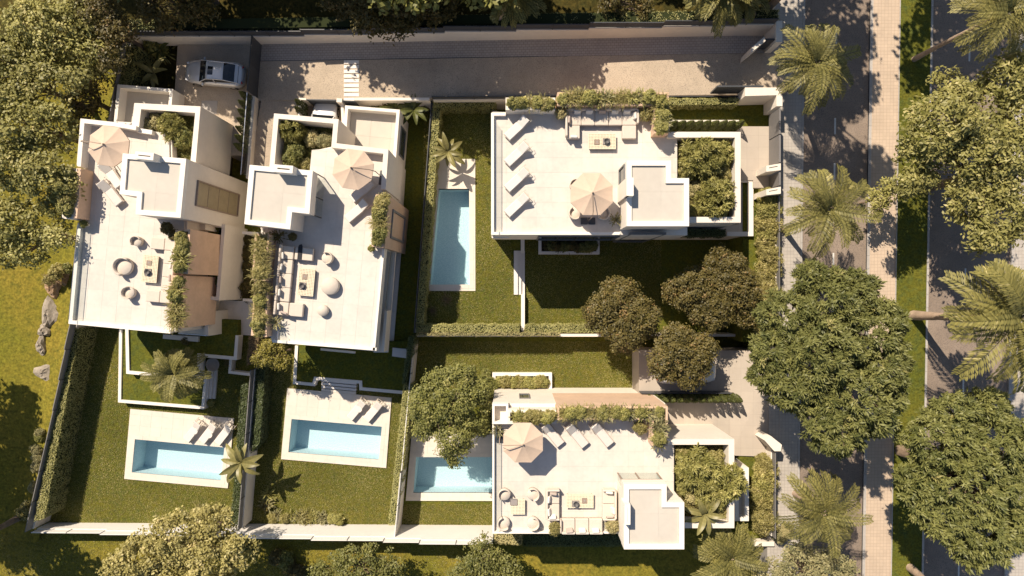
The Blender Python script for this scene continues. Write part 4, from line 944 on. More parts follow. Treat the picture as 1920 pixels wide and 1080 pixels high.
# ---- villa 4 (lower right)
v = thing('villa', 'lower right white villa with twin sofas on its terrace and a tower at the bottom', 'villa', (*XY(1100, 870, 0), 0))
body(v, [(923.5, 758), (1250, 758), (1250, 829), (1262, 829), (1262, 1001), (923.5, 1001)], 7.3, 6.88, 2.92, label='upper storey with the roof terrace on it')
body(v, [(928, 727), (1202, 727), (1202, 800), (1340, 800), (1340, 936), (928, 934)], 0.0, 2.9, 0.0, name='lower_wall')
floor(v, [(924, 790), (1042, 790), (1042, 783), (1222, 783), (1222, 834), (1264, 834), (1264, 1000), (924, 1000)], 7.05, 7.0, 1.08, 0.0)
part('parapet', G().path(P([(925, 796), (925, 999), (1163, 999)], 7.3), 0.14, 7.28, 6.9), 'white_cap', v)
glass_rail(v, P([(930, 800), (930, 994)], 7.8), 7.03, 7.7)
part('corner_block', G().prism(P([(923.6, 758.3), (1042, 758.3), (1042, 792), (923.6, 792)], 7.3), 7.0, 6.885), 'plaster', v)
part('corner_rim', G().rim(P([(923, 757), (953, 757), (953, 795), (923, 795)], 7.7), 0.16, 7.7, 7.01), 'white_cap', v)
planter(v, [(951, 768), (1043, 768), (1043, 795), (951, 795)], 8.05, 7.0, 'plaster', t=0.2)
planter(v, [(1045, 762), (1252, 762), (1252, 836), (1222, 836), (1222, 787), (1045, 787)], 8.2, 2.92)
wall_window(v, (1.35, -8.28), (0.55, -8.28), 3.3, 5.2, 0.03, 1, 0.05)
fx, fy = XY(1250, 827, 7.4)
part('garden_frame', G().path(P([(1250, 828.5), (1371.5, 828.5), (1371.5, 985), (1283, 985)], 7.4), 0.40, 7.4, 2.6), 'plaster', v)
part('garden_bed', G().prism(P([(1264, 832), (1366, 832), (1366, 982), (1264, 982)], 6.3), 6.2, 0.0), 'soil', v)
tp = [(1170, 908), (1250, 908), (1250, 942), (1283, 942), (1283, 1030), (1170, 1030)]
ins = P([(1170, 925), (1249, 925), (1249, 943), (1282, 943), (1282, 1029), (1170.5, 1029)], 9.6)
tower(v, tp, [(1171, 946), (1182, 946), (1182, 984), (1171, 984)], 0.0, glass=True, inset=ins)
ge = P([(1171, 924), (1171, 909), (1249, 909), (1249, 924)], 9.6)
for a, b in zip(ge, ge[1:]): part('glass_wall', G().path([a, b], 0.03, 8.58, 7.02), 'rail_glass', v)
for q in (ge[1], ge[2], tuple((Vector(ge[1]) * .55 + Vector(ge[2]) * .45))): part('window_post', G().box((q[0], q[1], 7.8), (0.09, 0.07, 1.56)), 'taupe_wood', v)
part('lintel', G().path([ge[1], ge[2]], 0.08, 8.58, 8.48), 'taupe_wood', v)
wg = P([(1378, 877), (1404, 877), (1404, 977), (1378, 977)], 4.8)
part('side_wing', G().prism(wg, 4.2, 2.0), 'plaster', v); part('wing_rim', G().rim(wg, 0.3, 4.8, 4.2), 'white_cap', v)
tiles(offset(ccw(wg), .31), 4.25, 1.6, 0.0, 'roof_screed', part('wing_roof', G().prism(offset(ccw(wg), .31), 4.22, 4.205), 'joint', v), 'roof_panel')
part('street_side_wall', G().prism(P([(1262, 800), (1336, 800), (1336, 930), (1262, 930)], 2.7), 6.1, 2.6), 'plaster', v)

# ------------------------------------------------------------------ garden walls and steps
def gwall(label, pts, z, z0, t=0.22, name='garden_wall'):
    return single(name, G().path(P(pts, z), t, z, z0), 'white_cap', label, 'garden wall')
struct('raised_lawn', G().prism(P([(226, 616), (224, 752), (380, 764), (384, 742), (388, 694), (372, 665), (446, 672), (446, 622)], 0.6), 0.60, 0.0), 'lawn')
struct('raised_lawn', G().prism(P([(237, 616), (240, 695), (330, 702), (372, 700), (373, 665), (443, 671), (446, 628), (446, 600), (237, 590)], 1.2), 1.18, 0.6), 'lawn')
gwall('long thin white wall around the lower palm lawn of the far left villa', [(226, 616), (224, 752), (380, 764.5), (386, 700)], 0.72, 0.0, 0.24)
gwall('inner white wall around the upper palm lawn of the far left villa', [(237.5, 610), (239.5, 698), (272, 701), (372, 706), (373, 666), (441, 672), (444.5, 629)], 1.32, 0.5, 0.26)
gwall('small white corner wall ending at the grey fence', [(432.5, 674), (430.5, 698), (471, 702.5)], 0.75, 0.0, 0.22)
gwall('low white wall at the side entrance between the two left villas', [(454, 436), (486, 438)], 2.6, 0.0, 0.2)
gwall('low white wall closing the planted gap between the two left villas', [(455, 562), (473, 564)], 1.2, 0.0, 0.2)
r = thing('steps', 'three long white steps beside the palm lawn, leading down to the first pool', 'steps', (*XY(400, 722, 0), 0))
for i, (xa, xb, z) in enumerate(((388, 394, 0.60), (394, 401, 0.40), (401, 408, 0.20))):
    part('step', G().prism(P([(xa + 1, 694), (xb - 1, 694), (xb - 5, 748), (xa - 3, 747.5)], z), z, 0.0), 'step_stone', r)
# villa 2 garden
up2 = [(557, 640), (552, 717), (589, 721), (591, 708), (678, 715.5), (677, 728), (757, 735), (764, 670), (766, 640)]
struct('raised_lawn', G().prism(P(up2, 0.6), 0.60, 0.0), 'lawn')
gwall('stepped white wall above the second pool with a gap for the wide steps', [(556, 648), (552, 717.5), (587.5, 721), (591, 709.5), (676, 716.5), (676.5, 729), (756, 736)], 0.7, 0.0, 0.25)
r = thing('steps', 'wide white steps leading down to the second pool deck', 'steps', (*XY(635, 725, 0), 0))
for i in range(3):
    ya, yb = 711 + i * 6, 717 + i * 6
    part('step', G().prism(P([(603, ya), (668, ya + 6), (667.5, yb + 4.4), (602.5, yb - 1.6)], 0.6 - i * .16), 0.585 - i * 0.155, 0.0), 'step_stone', r)
part('step', G().prism(P([(602.5, 728.5), (667.5, 734.5), (667, 739.5), (602.5, 733.5)], 0.12), 0.125, 0.0), 'deck_tile', r)
# villa 3 garden
gwall('long white garden wall running down from the upper right villa to the twin hedges', [(980, 447), (980, 474)], 0.62, 0.0, 0.3)
gwall('lower length of the white garden wall below the steps', [(980.5, 552), (980.5, 622)], 0.62, 0.0, 0.3)
r = thing('steps', 'narrow white steps along the garden wall of the upper right villa', 'steps', (*XY(973, 510, 0), 0))
part('landing', G().prism(P([(963.5, 470), (971, 470), (971, 552.5), (963.5, 552.5)], 0.6), 0.60, 0.0), 'step_stone', r)
for i in range(2):
    part('step', G().prism(P([(971 + i * 6.5, 470), (977.5 + i * 6.5, 470), (977.5 + i * 6.5, 552.5), (971 + i * 6.5, 552.5)], 0.45 - i * .16), 0.44 - i * .17, 0.0), 'step_stone', r)
r = thing('garden_planter', 'white bed frame filled with dark shrubs below the upper right villa', 'planter', (*XY(1067, 460, 0), 0))
part('rim', G().path(P([(1012.5, 448), (1012.5, 474), (1121.5, 474), (1121.5, 448)], 0.5), 0.24, 0.5, 0.0), 'white_cap', r); part('soil', G().prism(P([(1014, 448), (1120, 448), (1120, 472), (1014, 472)], 0.3), 0.3, 0.0), 'soil', r)
r = thing('garden_planter', 'white bed frame with sunlit shrubs above the lower right villa', 'planter', (*XY(980, 715, 0), 0))
part('rim', G().path(P([(926, 729), (926, 702), (1032, 702), (1032, 729)], 0.5), 0.26, 0.5, 0.0), 'white_cap', r); part('soil', G().prism(P([(928, 729), (928, 704), (1030, 704), (1030, 729)], 0.3), 0.3, 0.0), 'soil', r)
single('garden_wall', G().prism(P([(1035, 729), (1202, 729), (1202, 737), (1035, 737)], 0.2), 0.2, 0.0), 'plaster', 'white kerb along the foot of the sunlit terracotta wall', 'wall')
# dark divider with cypresses in the lower forecourt
r = thing('divider_fence', 'thin dark fence dividing the lower forecourt above the slanting cypress shadows', 'fence', (*XY(1290, 735, 2.7), 2.7))
for i in range(6):
    xa, xb = lerp(1203, 1374, i / 6), lerp(1203, 1374, (i + 1) / 6)
    part('panel', G().prism(P([(xa, 737), (xb - 1.5, 737), (xb - 1.5, 738.3), (xa, 738.3)], 3.7), 3.7, 2.72), 'dark_metal', r)
part('bed', G().prism(P([(1203, 736), (1376, 736), (1376, 747), (1203, 747)], 2.78), 2.78, 2.6), 'soil', r)
r = thing('divider_wall', 'pale low wall behind the cypress row of the upper right roof garden', 'wall', (*XY(1320, 228, 3), 3))
part('masonry', G().path(P([(1256, 226.5), (1386, 226.5)], 4.4), 0.12, 4.4, 0.0), 'plaster', r)
# stepping slabs across the access road
r = thing('crossing', 'nine white slabs laid across the access road towards the garden gate', 'crossing', (*XY(658, 150, 2.9), 2.85))
for i in range(9):
    y = lerp(117, 187, i / 8.0) - 0.5; z = road_z(XY(658, y, 2.8)[0]) + 0.02
    part('slab', G().prism(P([(645, y - 3.2), (673, y - 3.2), (673, y + 3.2), (645, y + 3.2)], z), z + 0.03, z - 0.06), 'white_cap', r)
r = thing('doormat', 'pale paving slab at the corner of the car court', 'paving slab', (*XY(393, 200, 2.3), 2.3))
part('slab', G().prism(P([(378, 189), (408, 189), (406, 214), (377, 212)], 2.3), 2.31, 2.25), 'kerb', r)
# rocks on the bank
def rock(px, py, rx, ry, h, label, m='rock', seed=1):
    rng = np.random.default_rng(seed); x, y = XY(px, py, 0.6); g = G(); n, k = 14, 7; sx, sy = rx / 22.5, ry / 22.5; vs = []
    for i in range(k):
        t = i / (k - 1) * PI / 2
        for j in range(n):
            a = j / n * 2 * PI; rr = math.cos(t) * (1 + 0.22 * math.sin(3 * a + seed) + rng.normal(0, .07)); vs.append((x + rr * sx * math.cos(a), y + rr * sy * math.sin(a), -0.1 + h * .6 * math.sin(t) * (1 + rng.normal(0, .10))))
    fs = [(i * n + j, i * n + (j + 1) % n, (i + 1) * n + (j + 1) % n, (i + 1) * n + j) for i in range(k - 1) for j in range(n)] + [tuple(range((k - 1) * n, k * n))]
    g.add(vs, fs); single('boulder', g, m, label, 'rock', (x, y, 0))
rock(84, 588, 16, 30, 1.0, 'largest grey boulder on the bank left of the villa, upper end of the rock row', seed=2)
rock(74, 620, 12, 14, .9, 'grey boulder in the middle of the row on the bank', seed=3)
rock(68, 648, 9, 22, .8, 'narrow grey boulder in the lower part of the row', seed=4)
rock(74, 700, 20, 17, .7, 'pale flat rounded boulder standing alone at the lower end of the row', seed=5)
rock(92, 541, 16, 17, 1.1, 'ochre boulder under the trees at the top of the rock row', 'rock_ochre', 6)
rock(118, 520, 10, 16, 1.2, 'small ochre boulder tucked against the villa wall', 'rock_ochre', 7)
# ------------------------------------------------------------------ trees
def T(*a, **k): return make_tree(*a, **k)
WG = 'wood of broadleaf trees at the left edge'
T('pale sunlit broadleaf tree at the top left, nearest to the car court', WG, [(120, 62, 62), (172, 92, 42), (62, 52, 48), (95, 118, 46), (150, 40, 40)], 6.3, 2.4, 0, 'leaf_bright', seed=2, cl_r=.62, L=.24, Wd=.15)
T('broadleaf tree at the left edge, second from the top', WG, [(28, 132, 52), (78, 165, 46), (138, 150, 24), (20, 180, 40)], 7.2, 2.4, 0, 'leaf_bright', seed=3, cl_r=.6, L=.24, Wd=.15)
T('broadleaf tree at the left edge, third from the top', WG, [(38, 240, 52), (98, 238, 44), (14, 210, 36), (120, 270, 26)], 7.5, 2.4, 0, 'leaf_bright', seed=4, cl_r=.6, L=.24, Wd=.15)
T('broadleaf tree beside the umbrella corner of the far left villa', WG, [(30, 318, 52), (84, 330, 44), (116, 350, 30), (64, 290, 34)], 8.0, 2.6, 0, 'leaf_bright', seed=5, cl_r=.6, L=.24, Wd=.15)
T('lowest broadleaf tree of the wood, at the edge of the open field', WG, [(24, 420, 50), (84, 415, 42), (56, 465, 34), (10, 475, 30), (112, 450, 22)], 7.0, 2.4, 0, 'leaf_bright', seed=6, cl_r=.6, L=.24, Wd=.15)
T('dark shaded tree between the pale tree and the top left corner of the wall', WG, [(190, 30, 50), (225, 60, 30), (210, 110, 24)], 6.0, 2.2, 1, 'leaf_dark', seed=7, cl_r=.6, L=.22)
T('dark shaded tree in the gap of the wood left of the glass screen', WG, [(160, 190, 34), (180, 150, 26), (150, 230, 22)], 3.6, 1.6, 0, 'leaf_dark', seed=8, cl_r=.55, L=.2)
T('small tree hanging over the left side planter of the far left villa', WG, [(128, 352, 24), (112, 385, 26), (138, 330, 12)], 7.6, 1.6, 0, 'leaf_bright', seed=9, cl_r=.45, L=.28, Wd=.10)
TG = 'dark trees above the access road'  # dark leaf colour carries the shade these crowns stand in
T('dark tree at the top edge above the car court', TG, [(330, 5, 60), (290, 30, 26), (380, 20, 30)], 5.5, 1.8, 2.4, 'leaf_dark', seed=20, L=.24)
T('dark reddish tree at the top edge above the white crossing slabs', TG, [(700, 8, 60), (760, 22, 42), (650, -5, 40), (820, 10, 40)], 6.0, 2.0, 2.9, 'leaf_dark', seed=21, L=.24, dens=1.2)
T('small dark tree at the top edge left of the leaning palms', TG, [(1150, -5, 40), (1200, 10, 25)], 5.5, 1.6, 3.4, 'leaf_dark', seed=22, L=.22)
ORD_ = 'first second third fourth fifth sixth seventh eighth ninth tenth eleventh twelfth thirteenth fourteenth fifteenth sixteenth seventeenth eighteenth nineteenth twentieth twenty-first twenty-second twenty-third twenty-fourth twenty-fifth twenty-sixth twenty-seventh twenty-eighth'.split()
def far(x, y, r, z, s, base=2.8, m='leaf_mid', lab=None, grp='tall trees beyond the upper edge of the picture', rr=4):
    sp = F / (H - z); rng = np.random.default_rng(s); lobes = [(960 + x * sp, 540 - y * sp, r * 0.72 * sp)]
    for k in range(rr):
        a = rng.uniform(0, 6.28); lobes.append((960 + (x + r * .5 * math.cos(a)) * sp, 540 - (y + r * .5 * math.sin(a)) * sp, r * rng.uniform(.42, .6) * sp))
    return make_tree(lab or 'unseen tall tree beyond the upper edge, %s of the row' % ORD_[s % 28], grp, lobes, z, 2.4, base, m, seed=s, cl_r=.85, per=20, L=.42, Wd=.30, limbs=5, dens=.9)
for x, y, r, z, s in ((-27.5, 24.4, 4.2, 9.8, 42), (-23.2, 22.8, 3.2, 9.4, 43), (-13.2, 23.2, 3.3, 9.6, 44), (-9.0, 23.2, 3.8, 9.8, 45), (-4.6, 22.6, 4.0, 9.4, 46), (0.0, 23.2, 3.7, 9.9, 47), (-11, 25.5, 4, 11, 66), (-3, 25.8, 4.2, 11, 67), (14.6, 24.2, 3.4, 9.8, 48), (18.0, 23.6, 2.9, 9.8, 57)):  # unseen trees inferred from the road's shade, invented in place and shape
    far(x, y, r, z, s)
for x, y, r, z, s in ((-36, 34, 5.5, 11, 49), (-26, 34, 5.2, 11.5, 50), (-15.5, 33, 5.0, 11, 51), (-6, 34, 5.5, 11.5, 52), (3.5, 33, 4.6, 11.2, 53), (13, 34, 5.0, 11.5, 54), (8.5, 28.5, 2.4, 10, 58), (-15.0, 28.5, 3.4, 10.4, 59), (-21, 29, 3.4, 10.4, 60)):  # second unseen row, added to shade the crowns and strip below it
    far(x, y, r, z, s, m='leaf_dark')
for x, y, r, z, s in ((17.5, 25.0, 3.6, 15.5, 61), (19.0, 29.5, 3.4, 15.0, 62), (28.5, 28.0, 4.2, 14.5, 63), (34.0, 27.0, 4.6, 14.0, 64), (18.6, 20.4, 2.2, 19.0, 65)):  # unseen trees, invented to throw the shade lying on the street
    far(x, y, r, z, s, 4.0, lab='unseen tall street tree beyond the upper right corner, %s of the group' % ORD_[s - 61])
for x, y, r, z, s in ((-47.0, -5.5, 4.0, 8.5, 71), (-45.5, -13.0, 4.4, 8.0, 72), (-40.9, -19.5, 3.2, 7.0, 73), (-52, -10, 4, 9, 74)):
    far(x, y, r, z, s, 0.0, lab='tree beyond the left edge shading the field, %s from the top' % ORD_[s - 71], grp='trees beyond the left edge of the picture')
# right side
T('huge pale leafy tree overhanging the second street at the right edge', None, [(1762, 232, 62), (1850, 195, 56), (1888, 150, 44), (1828, 292, 70), (1902, 285, 50), (1724, 335, 30), (1806, 375, 48), (1872, 405, 60), (1742, 262, 44), (1694, 344, 24), (1915, 210, 40), (1850, 440, 34), (1790, 190, 34), (1905, 120, 28), (1716, 292, 34), (1770, 165, 30), (1860, 350, 44)], 10.0, 2.6, 3.6, 'leaf_bright', seed=31, cl_r=.6, per=28, L=.30, Wd=.13, trunk_r=.34, trunk_xy=XY(1740, 350, 3.5), limbs=14)
T('big dense tufted tree covering the street in the lower middle right', None, [(1556, 575, 78), (1628, 632, 66), (1478, 602, 60), (1486, 712, 66), (1600, 748, 80), (1652, 690, 48), (1530, 660, 70), (1560, 800, 56), (1440, 660, 34), (1650, 600, 40), (1520, 525, 36), (1425, 700, 24), (1610, 540, 34)], 9.5, 2.6, 3.2, 'leaf_pine', seed=32, cl_r=.42, per=30, style='needle', L=.36, Wd=.10, trunk_r=.36, limbs=16, dens=1.15)
T('wide dense tufted tree filling the lower right corner', None, [(1800, 895, 96), (1750, 820, 60), (1862, 835, 66), (1724, 905, 46), (1838, 985, 66), (1896, 920, 62), (1780, 775, 40), (1764, 960, 50), (1905, 990, 40), (1850, 760, 36), (1810, 1030, 34)], 10.0, 2.8, 3.0, 'leaf_pine', seed=33, cl_r=.42, per=30, style='needle', L=.36, Wd=.10, trunk_r=.36, limbs=16, dens=1.15)
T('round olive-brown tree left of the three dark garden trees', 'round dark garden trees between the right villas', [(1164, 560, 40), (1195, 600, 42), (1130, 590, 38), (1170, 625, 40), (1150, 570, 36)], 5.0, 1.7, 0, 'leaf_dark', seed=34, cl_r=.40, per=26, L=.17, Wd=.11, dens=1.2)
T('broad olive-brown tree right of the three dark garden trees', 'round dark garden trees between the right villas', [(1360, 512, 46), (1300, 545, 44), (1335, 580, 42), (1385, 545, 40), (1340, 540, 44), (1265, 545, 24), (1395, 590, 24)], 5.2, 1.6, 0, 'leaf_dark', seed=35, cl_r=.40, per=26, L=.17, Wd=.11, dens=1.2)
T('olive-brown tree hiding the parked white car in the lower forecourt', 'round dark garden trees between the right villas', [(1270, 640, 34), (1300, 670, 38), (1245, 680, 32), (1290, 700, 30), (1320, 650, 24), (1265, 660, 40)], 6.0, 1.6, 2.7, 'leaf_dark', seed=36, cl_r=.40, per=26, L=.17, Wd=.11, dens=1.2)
T('green tree leaning over the pool beside the lower right villa', None, [(848, 735, 52), (806, 762, 40), (880, 780, 40), (850, 820, 34), (852, 852, 20), (892, 735, 24), (826, 720, 28), (800, 800, 24)], 5.5, 1.9, 0, 'leaf_mid', seed=37, cl_r=.42, per=28, L=.18, Wd=.10, dens=1.1)
T('pale blossoming tree at the bottom edge left of centre', None, [(330, 1008, 52), (400, 992, 44), (268, 1040, 44), (395, 1050, 56), (450, 1035, 30), (320, 1060, 50), (225, 1065, 30)], 6.0, 2.2, 0, 'leaf_gold', seed=38, cl_r=.5, per=28, L=.22, Wd=.13)
T('round green tree at the bottom edge below the wall of the second garden', None, [(670, 1065, 48), (620, 1078, 36), (720, 1070, 36), (650, 1100, 50)], 4.5, 1.7, 0, 'leaf_mid', seed=39, cl_r=.42, per=26, L=.18, Wd=.10)
T('green tree at the bottom edge left of the lower right villa', None, [(905, 1050, 40), (880, 1080, 40), (950, 1075, 34), (915, 1100, 50)], 4.5, 1.7, 0, 'leaf_mid', seed=40, cl_r=.42, per=26, L=.18, Wd=.10)
T('grey-green leafy tree at the bottom edge between the street palms', None, [(1500, 1062, 44), (1560, 1075, 44), (1450, 1078, 30), (1530, 1095, 50)], 6.0, 1.8, 2.9, 'leaf_grey', seed=81, cl_r=.45, per=28, L=.20, Wd=.10)
T('small bright shrub tree hanging over the street at the far side of the promenade', None, [(1650, 372, 22), (1664, 350, 16), (1640, 395, 14)], 6.0, .8, 3.4, 'leaf_bright', seed=82, cl_r=.32, per=18, L=.22, Wd=.09, trunk_r=.06, dens=.6, limbs=5)
T('yellow-green small tree at the corner of the second pool garden', None, [(512, 660, 26), (495, 672, 18), (530, 672, 18), (520, 645, 14)], 3.6, 1.1, 0, 'leaf_yellow', seed=83, cl_r=.36, per=22, L=.16, Wd=.09, trunk_r=.09)

# ------------------------------------------------------------------ palms
def frond_mesh(L, elev, droop, seed, m='leaf_palm', nl=36, ll=0.68, lw=0.068):
    rng = np.random.default_rng(seed); n = 16; pts = [np.zeros(3)]; d = elev
    for i in range(n): pts.append(pts[-1] + np.array([math.cos(d), 0, math.sin(d)]) * L / n); d -= droop / n * (0.6 + 0.9 * i / n)
    pts = np.array(pts); P_, N_, D_, Ls, Ws, Tn = [], [], [], [], [], []
    for side in (-1, 1):
        for k in range(nl):
            t = 0.10 + 0.88 * (k + rng.uniform(-.2, .2)) / nl; f = max(0, min(n - 1e-3, t * n)); i = int(f); p = pts[i] + (pts[i + 1] - pts[i]) * (f - i); ax = (pts[i + 1] - pts[i]); ax /= np.linalg.norm(ax)
            up = np.array([-ax[2], 0, ax[0]]); l = ll * math.sin(PI * (0.12 + 0.80 * t)) ** .6 * rng.uniform(.85, 1.1)
            q = ax * (0.35 + 0.6 * t) + np.array([0, side, 0]) * 0.95 + up * (0.28 - 0.1 * t); q /= np.linalg.norm(q); q2 = q + np.array([0, 0, -0.45]); q2 /= np.linalg.norm(q2); nn = np.cross(q, ax) * side; nn = nn * (1 if nn[2] > 0 else -1) + rng.normal(0, .15, 3) + np.array([0, 0, .6])
            tt = np.clip(.5 + rng.normal(0, .22), 0, 1)
            P_ += [p + q * l * .27, p + q * l * .52 + q2 * l * .22]; N_ += [nn, nn]; D_ += [q, q2]; Ls += [l * .6, l * .56]; Ws += [lw, lw * .8]; Tn += [tt, tt]
    me = leaf_mesh('frond', np.array(P_), np.array(N_), np.array(Ls), np.array(Ws), m, np.array(Tn), rng, np.array(D_))
    g = G(); g.tube([tuple(p) for p in pts[::2]], [lerp(.035, .008, i / 8) for i in range(9)], 4); r = mesh_of('rachis', g, m)
    bm = bmesh.new(); bm.from_mesh(me); bm.from_mesh(r); bm.to_mesh(me); bm.free(); return me
FR = {}
for key, L, ll, kw in (('big', 3.0, .62, .07), ('huge', 4.6, .98, .13), ('small', 2.2, .5, .062)):
    FR[key] = [frond_mesh(L, 0.95, 1.3, 1, ll=ll, lw=kw), frond_mesh(L, 0.55, 1.5, 2, ll=ll, lw=kw), frond_mesh(L * 1.05, 0.25, 1.3, 3, ll=ll, lw=kw), frond_mesh(L, -0.05, 1.0, 4, ll=ll, lw=kw), frond_mesh(L * .9, 0.45, 1.9, 5, ll=ll, lw=kw)]
def palm(label, base_px, base_z, crown_px, crown_z, key='big', n=26, seed=1, r=0.2, scale=1.0, group=None):
    rng = random.Random(seed); bx, by = XY(*base_px, base_z); cx, cy = XY(*crown_px, crown_z); root = thing('palm_tree', label, 'palm tree', (bx, by, base_z), 0, group)
    c = Vector((cx - bx, cy - by, crown_z - base_z)); pts = []; nseg = 14
    for i in range(nseg + 1):
        t = i / nseg; b = Vector((c.x * t ** 1.5, c.y * t ** 1.5, c.z * t)); pts.append(b)
    g = G(); g.tube([pts[0] + Vector((0, 0, -.2))] + pts, [r * 1.6] + [r * (1.25 - .35 * min(1, i / 4)) * (1 + 0.05 * (i % 2)) for i in range(nseg + 1)], 10); part('trunk', g, 'palm_bark', root, smooth=True, local=True)
    for k in range(n):
        t = (k + .5) / n; tier = 0 if t < .2 else 1 if t < .45 else 2 if t < .75 else 3
        if rng.random() < .15: tier = 4
        o = link_mesh('frond', FR[key][tier], root, c + Vector((0, 0, -0.25 * t)), (rng.uniform(-.25, .25), rng.uniform(-.15, .15), k * 2.39996 + rng.uniform(-.25, .25)), (scale * rng.uniform(.85, 1.12),) * 3)
    g = G(); g.lathe([(0.02, -.05), (.12, -.08), (.2, -.25), (.18, -.45), (.05, -.6)], 8, tuple(c)); part('crownshaft', g, 'palm_bark', root, smooth=True, local=True)
    return root
palm('tall palm on the sidewalk beside the street end of the access road', (1480, 165), 3.9, (1533, 118), 10.6, n=27, seed=1)
palm('palm on the sidewalk level with the upper right villa, second street palm from the top', (1470, 432), 3.5, (1556, 392), 10.6, n=27, seed=2)
palm('palm on the sidewalk near the bottom edge, lowest of the street palms', (1490, 925), 3.0, (1545, 962), 9.0, n=26, seed=3)
palm('palm at the bottom edge below the roof garden of the lower right villa', (1355, 985), 0.0, (1372, 1046), 6.5, n=26, seed=4)
palm('bushy palm on the white-walled lawn of the far left villa', (318, 685), 0.6, (326, 700), 4.2, 'small', n=34, seed=5, scale=1.08)
palm('huge palm with a bare pale trunk leaning out of the verge at the right edge', (1712, 591), 3.4, (1912, 596), 13.0, 'huge', n=28, seed=6, r=.30)
palm('palm with a long thin trunk at the top right corner', (1714, 111), 3.9, (1890, 22), 12.6, 'big', n=26, seed=7, r=.17, scale=1.05)
palm('palm hanging into the picture at the top edge, above the middle of the access road', (930, 60), 3.2, (958, -12), 8.0, 'big', n=26, seed=8, scale=.85)
palm('palm hanging into the picture at the top edge near the street gate', (1330, 40), 3.7, (1352, -22), 8.4, 'big', n=28, seed=9, scale=.95)
palm('palm with a leaning brown trunk just above the street gate', (1415, 60), 3.8, (1395, -10), 7.5, 'small', n=20, seed=11)
palm('palm with a thick trunk at the bottom edge of the verge', (1706, 1064), 2.9, (1800, 1180), 11.0, 'big', n=24, seed=12, r=.26)

# broad-leaf (banana like) plants
def blade(L, W, elev, droop, seed, m='leaf_banana'):
    mt = m; n, k = 12, 4; vs = []; fs = []; d = elev; p = Vector((0, 0, 0))
    for i in range(n + 1):
        t = i / n; w = W * (0.12 if t < .12 else math.sin(PI * min(1, (t - .08) / .92) ** .75) ** .7 + .02)
        for j in range(-k, k + 1):
            u = j / k; vs.append((p.x - abs(u) * w * .15, u * w, p.z + abs(u) * w * (0.42 - 0.3 * t) + 0.012 * ((i + j) % 2) * abs(u)))
        p = p + Vector((math.cos(d), 0, math.sin(d))) * L / n; d -= droop / n * (0.5 + t)
    m = 2 * k + 1
    for i in range(n):
        for j in range(2 * k): fs.append((i * m + j, i * m + j + 1, (i + 1) * m + j + 1, (i + 1) * m + j))
    g = G(); g.add(vs, fs); me = mesh_of('leaf', g, mt, True); a = me.attributes.new('tint', 'FLOAT', 'POINT'); rng = np.random.default_rng(seed)
    tv = np.array([0.35 + 0.5 * (1 if abs(j) == 0 else 0) + 0.25 * ((i % 2)) for i in range(n + 1) for j in range(-k, k + 1)]); a.data.foreach_set('value', np.clip(tv + rng.normal(0, .08, len(tv)), 0, 1).astype(np.float32)); return me
BL = [blade(1.75, .24, .7, 1.1, 1), blade(1.9, .26, .4, 1.2, 2), blade(1.6, .22, .15, .9, 3)]
BLD = [blade(1.75, .24, .7, 1.1, 1, 'leaf_cypress'), blade(1.9, .26, .4, 1.2, 2, 'leaf_cypress')]
def banana(label, base_px, base_z, crown_px, crown_z, n=10, scale=1.0, seed=1, group=None, m=None):
    rng = random.Random(seed); bx, by = XY(*base_px, base_z); cx, cy = XY(*crown_px, crown_z); root = thing('banana_plant', label, 'banana plant', (bx, by, base_z), 0, group)
    c = Vector((cx - bx, cy - by, crown_z - base_z)); g = G(); g.tube([(0, 0, -.1), tuple(c * .5), tuple(c)], [.14, .11, .08], 8); part('stem', g, 'palm_bark', root, smooth=True, local=True)
    for k in range(n): link_mesh('leaf', (BLD[k % 2] if m else BL[k % 3]), root, c, (rng.uniform(-.3, .3), rng.uniform(-.15, .15), k * 2 * PI / n * 1.0 + rng.uniform(-.2, .2)), (scale * rng.uniform(.85, 1.1),) * 3)
    return root
banana('broad-leaved plant in the shaded corner garden left of the parked silver car', (292, 150), 0.5, (288, 138), 3.0, 7, .85, 1)
banana('broad-leaved palm above the end of the narrow pool, casting a star shadow', (843, 290), 0.5, (840, 284), 2.35, 11, .86, 2)
banana('broad-leaved palm leaning over the grey fence beside the first pool', (455, 856), 0.0, (452, 868), 3.1, 11, 1.06, 3)
banana('broad-leaved palm in the roof garden corner of the lower right villa', (1318, 950), 6.2, (1322, 964), 7.6, 9, .95, 4)
banana('dark broad-leaved plant by the road wall, left of the pair', (740, 215), 0.0, (742, 205), 2.2, 8, .75, 5, m=1)
banana('dark broad-leaved plant by the road wall, right of the pair', (775, 215), 0.0, (776, 206), 2.4, 8, .85, 6, m=1)
banana('small broad-leaved plant under the bamboo by the top left wall', (300, 92), 0.5, (300, 95), 2.5, 7, .6, 7, m=1)

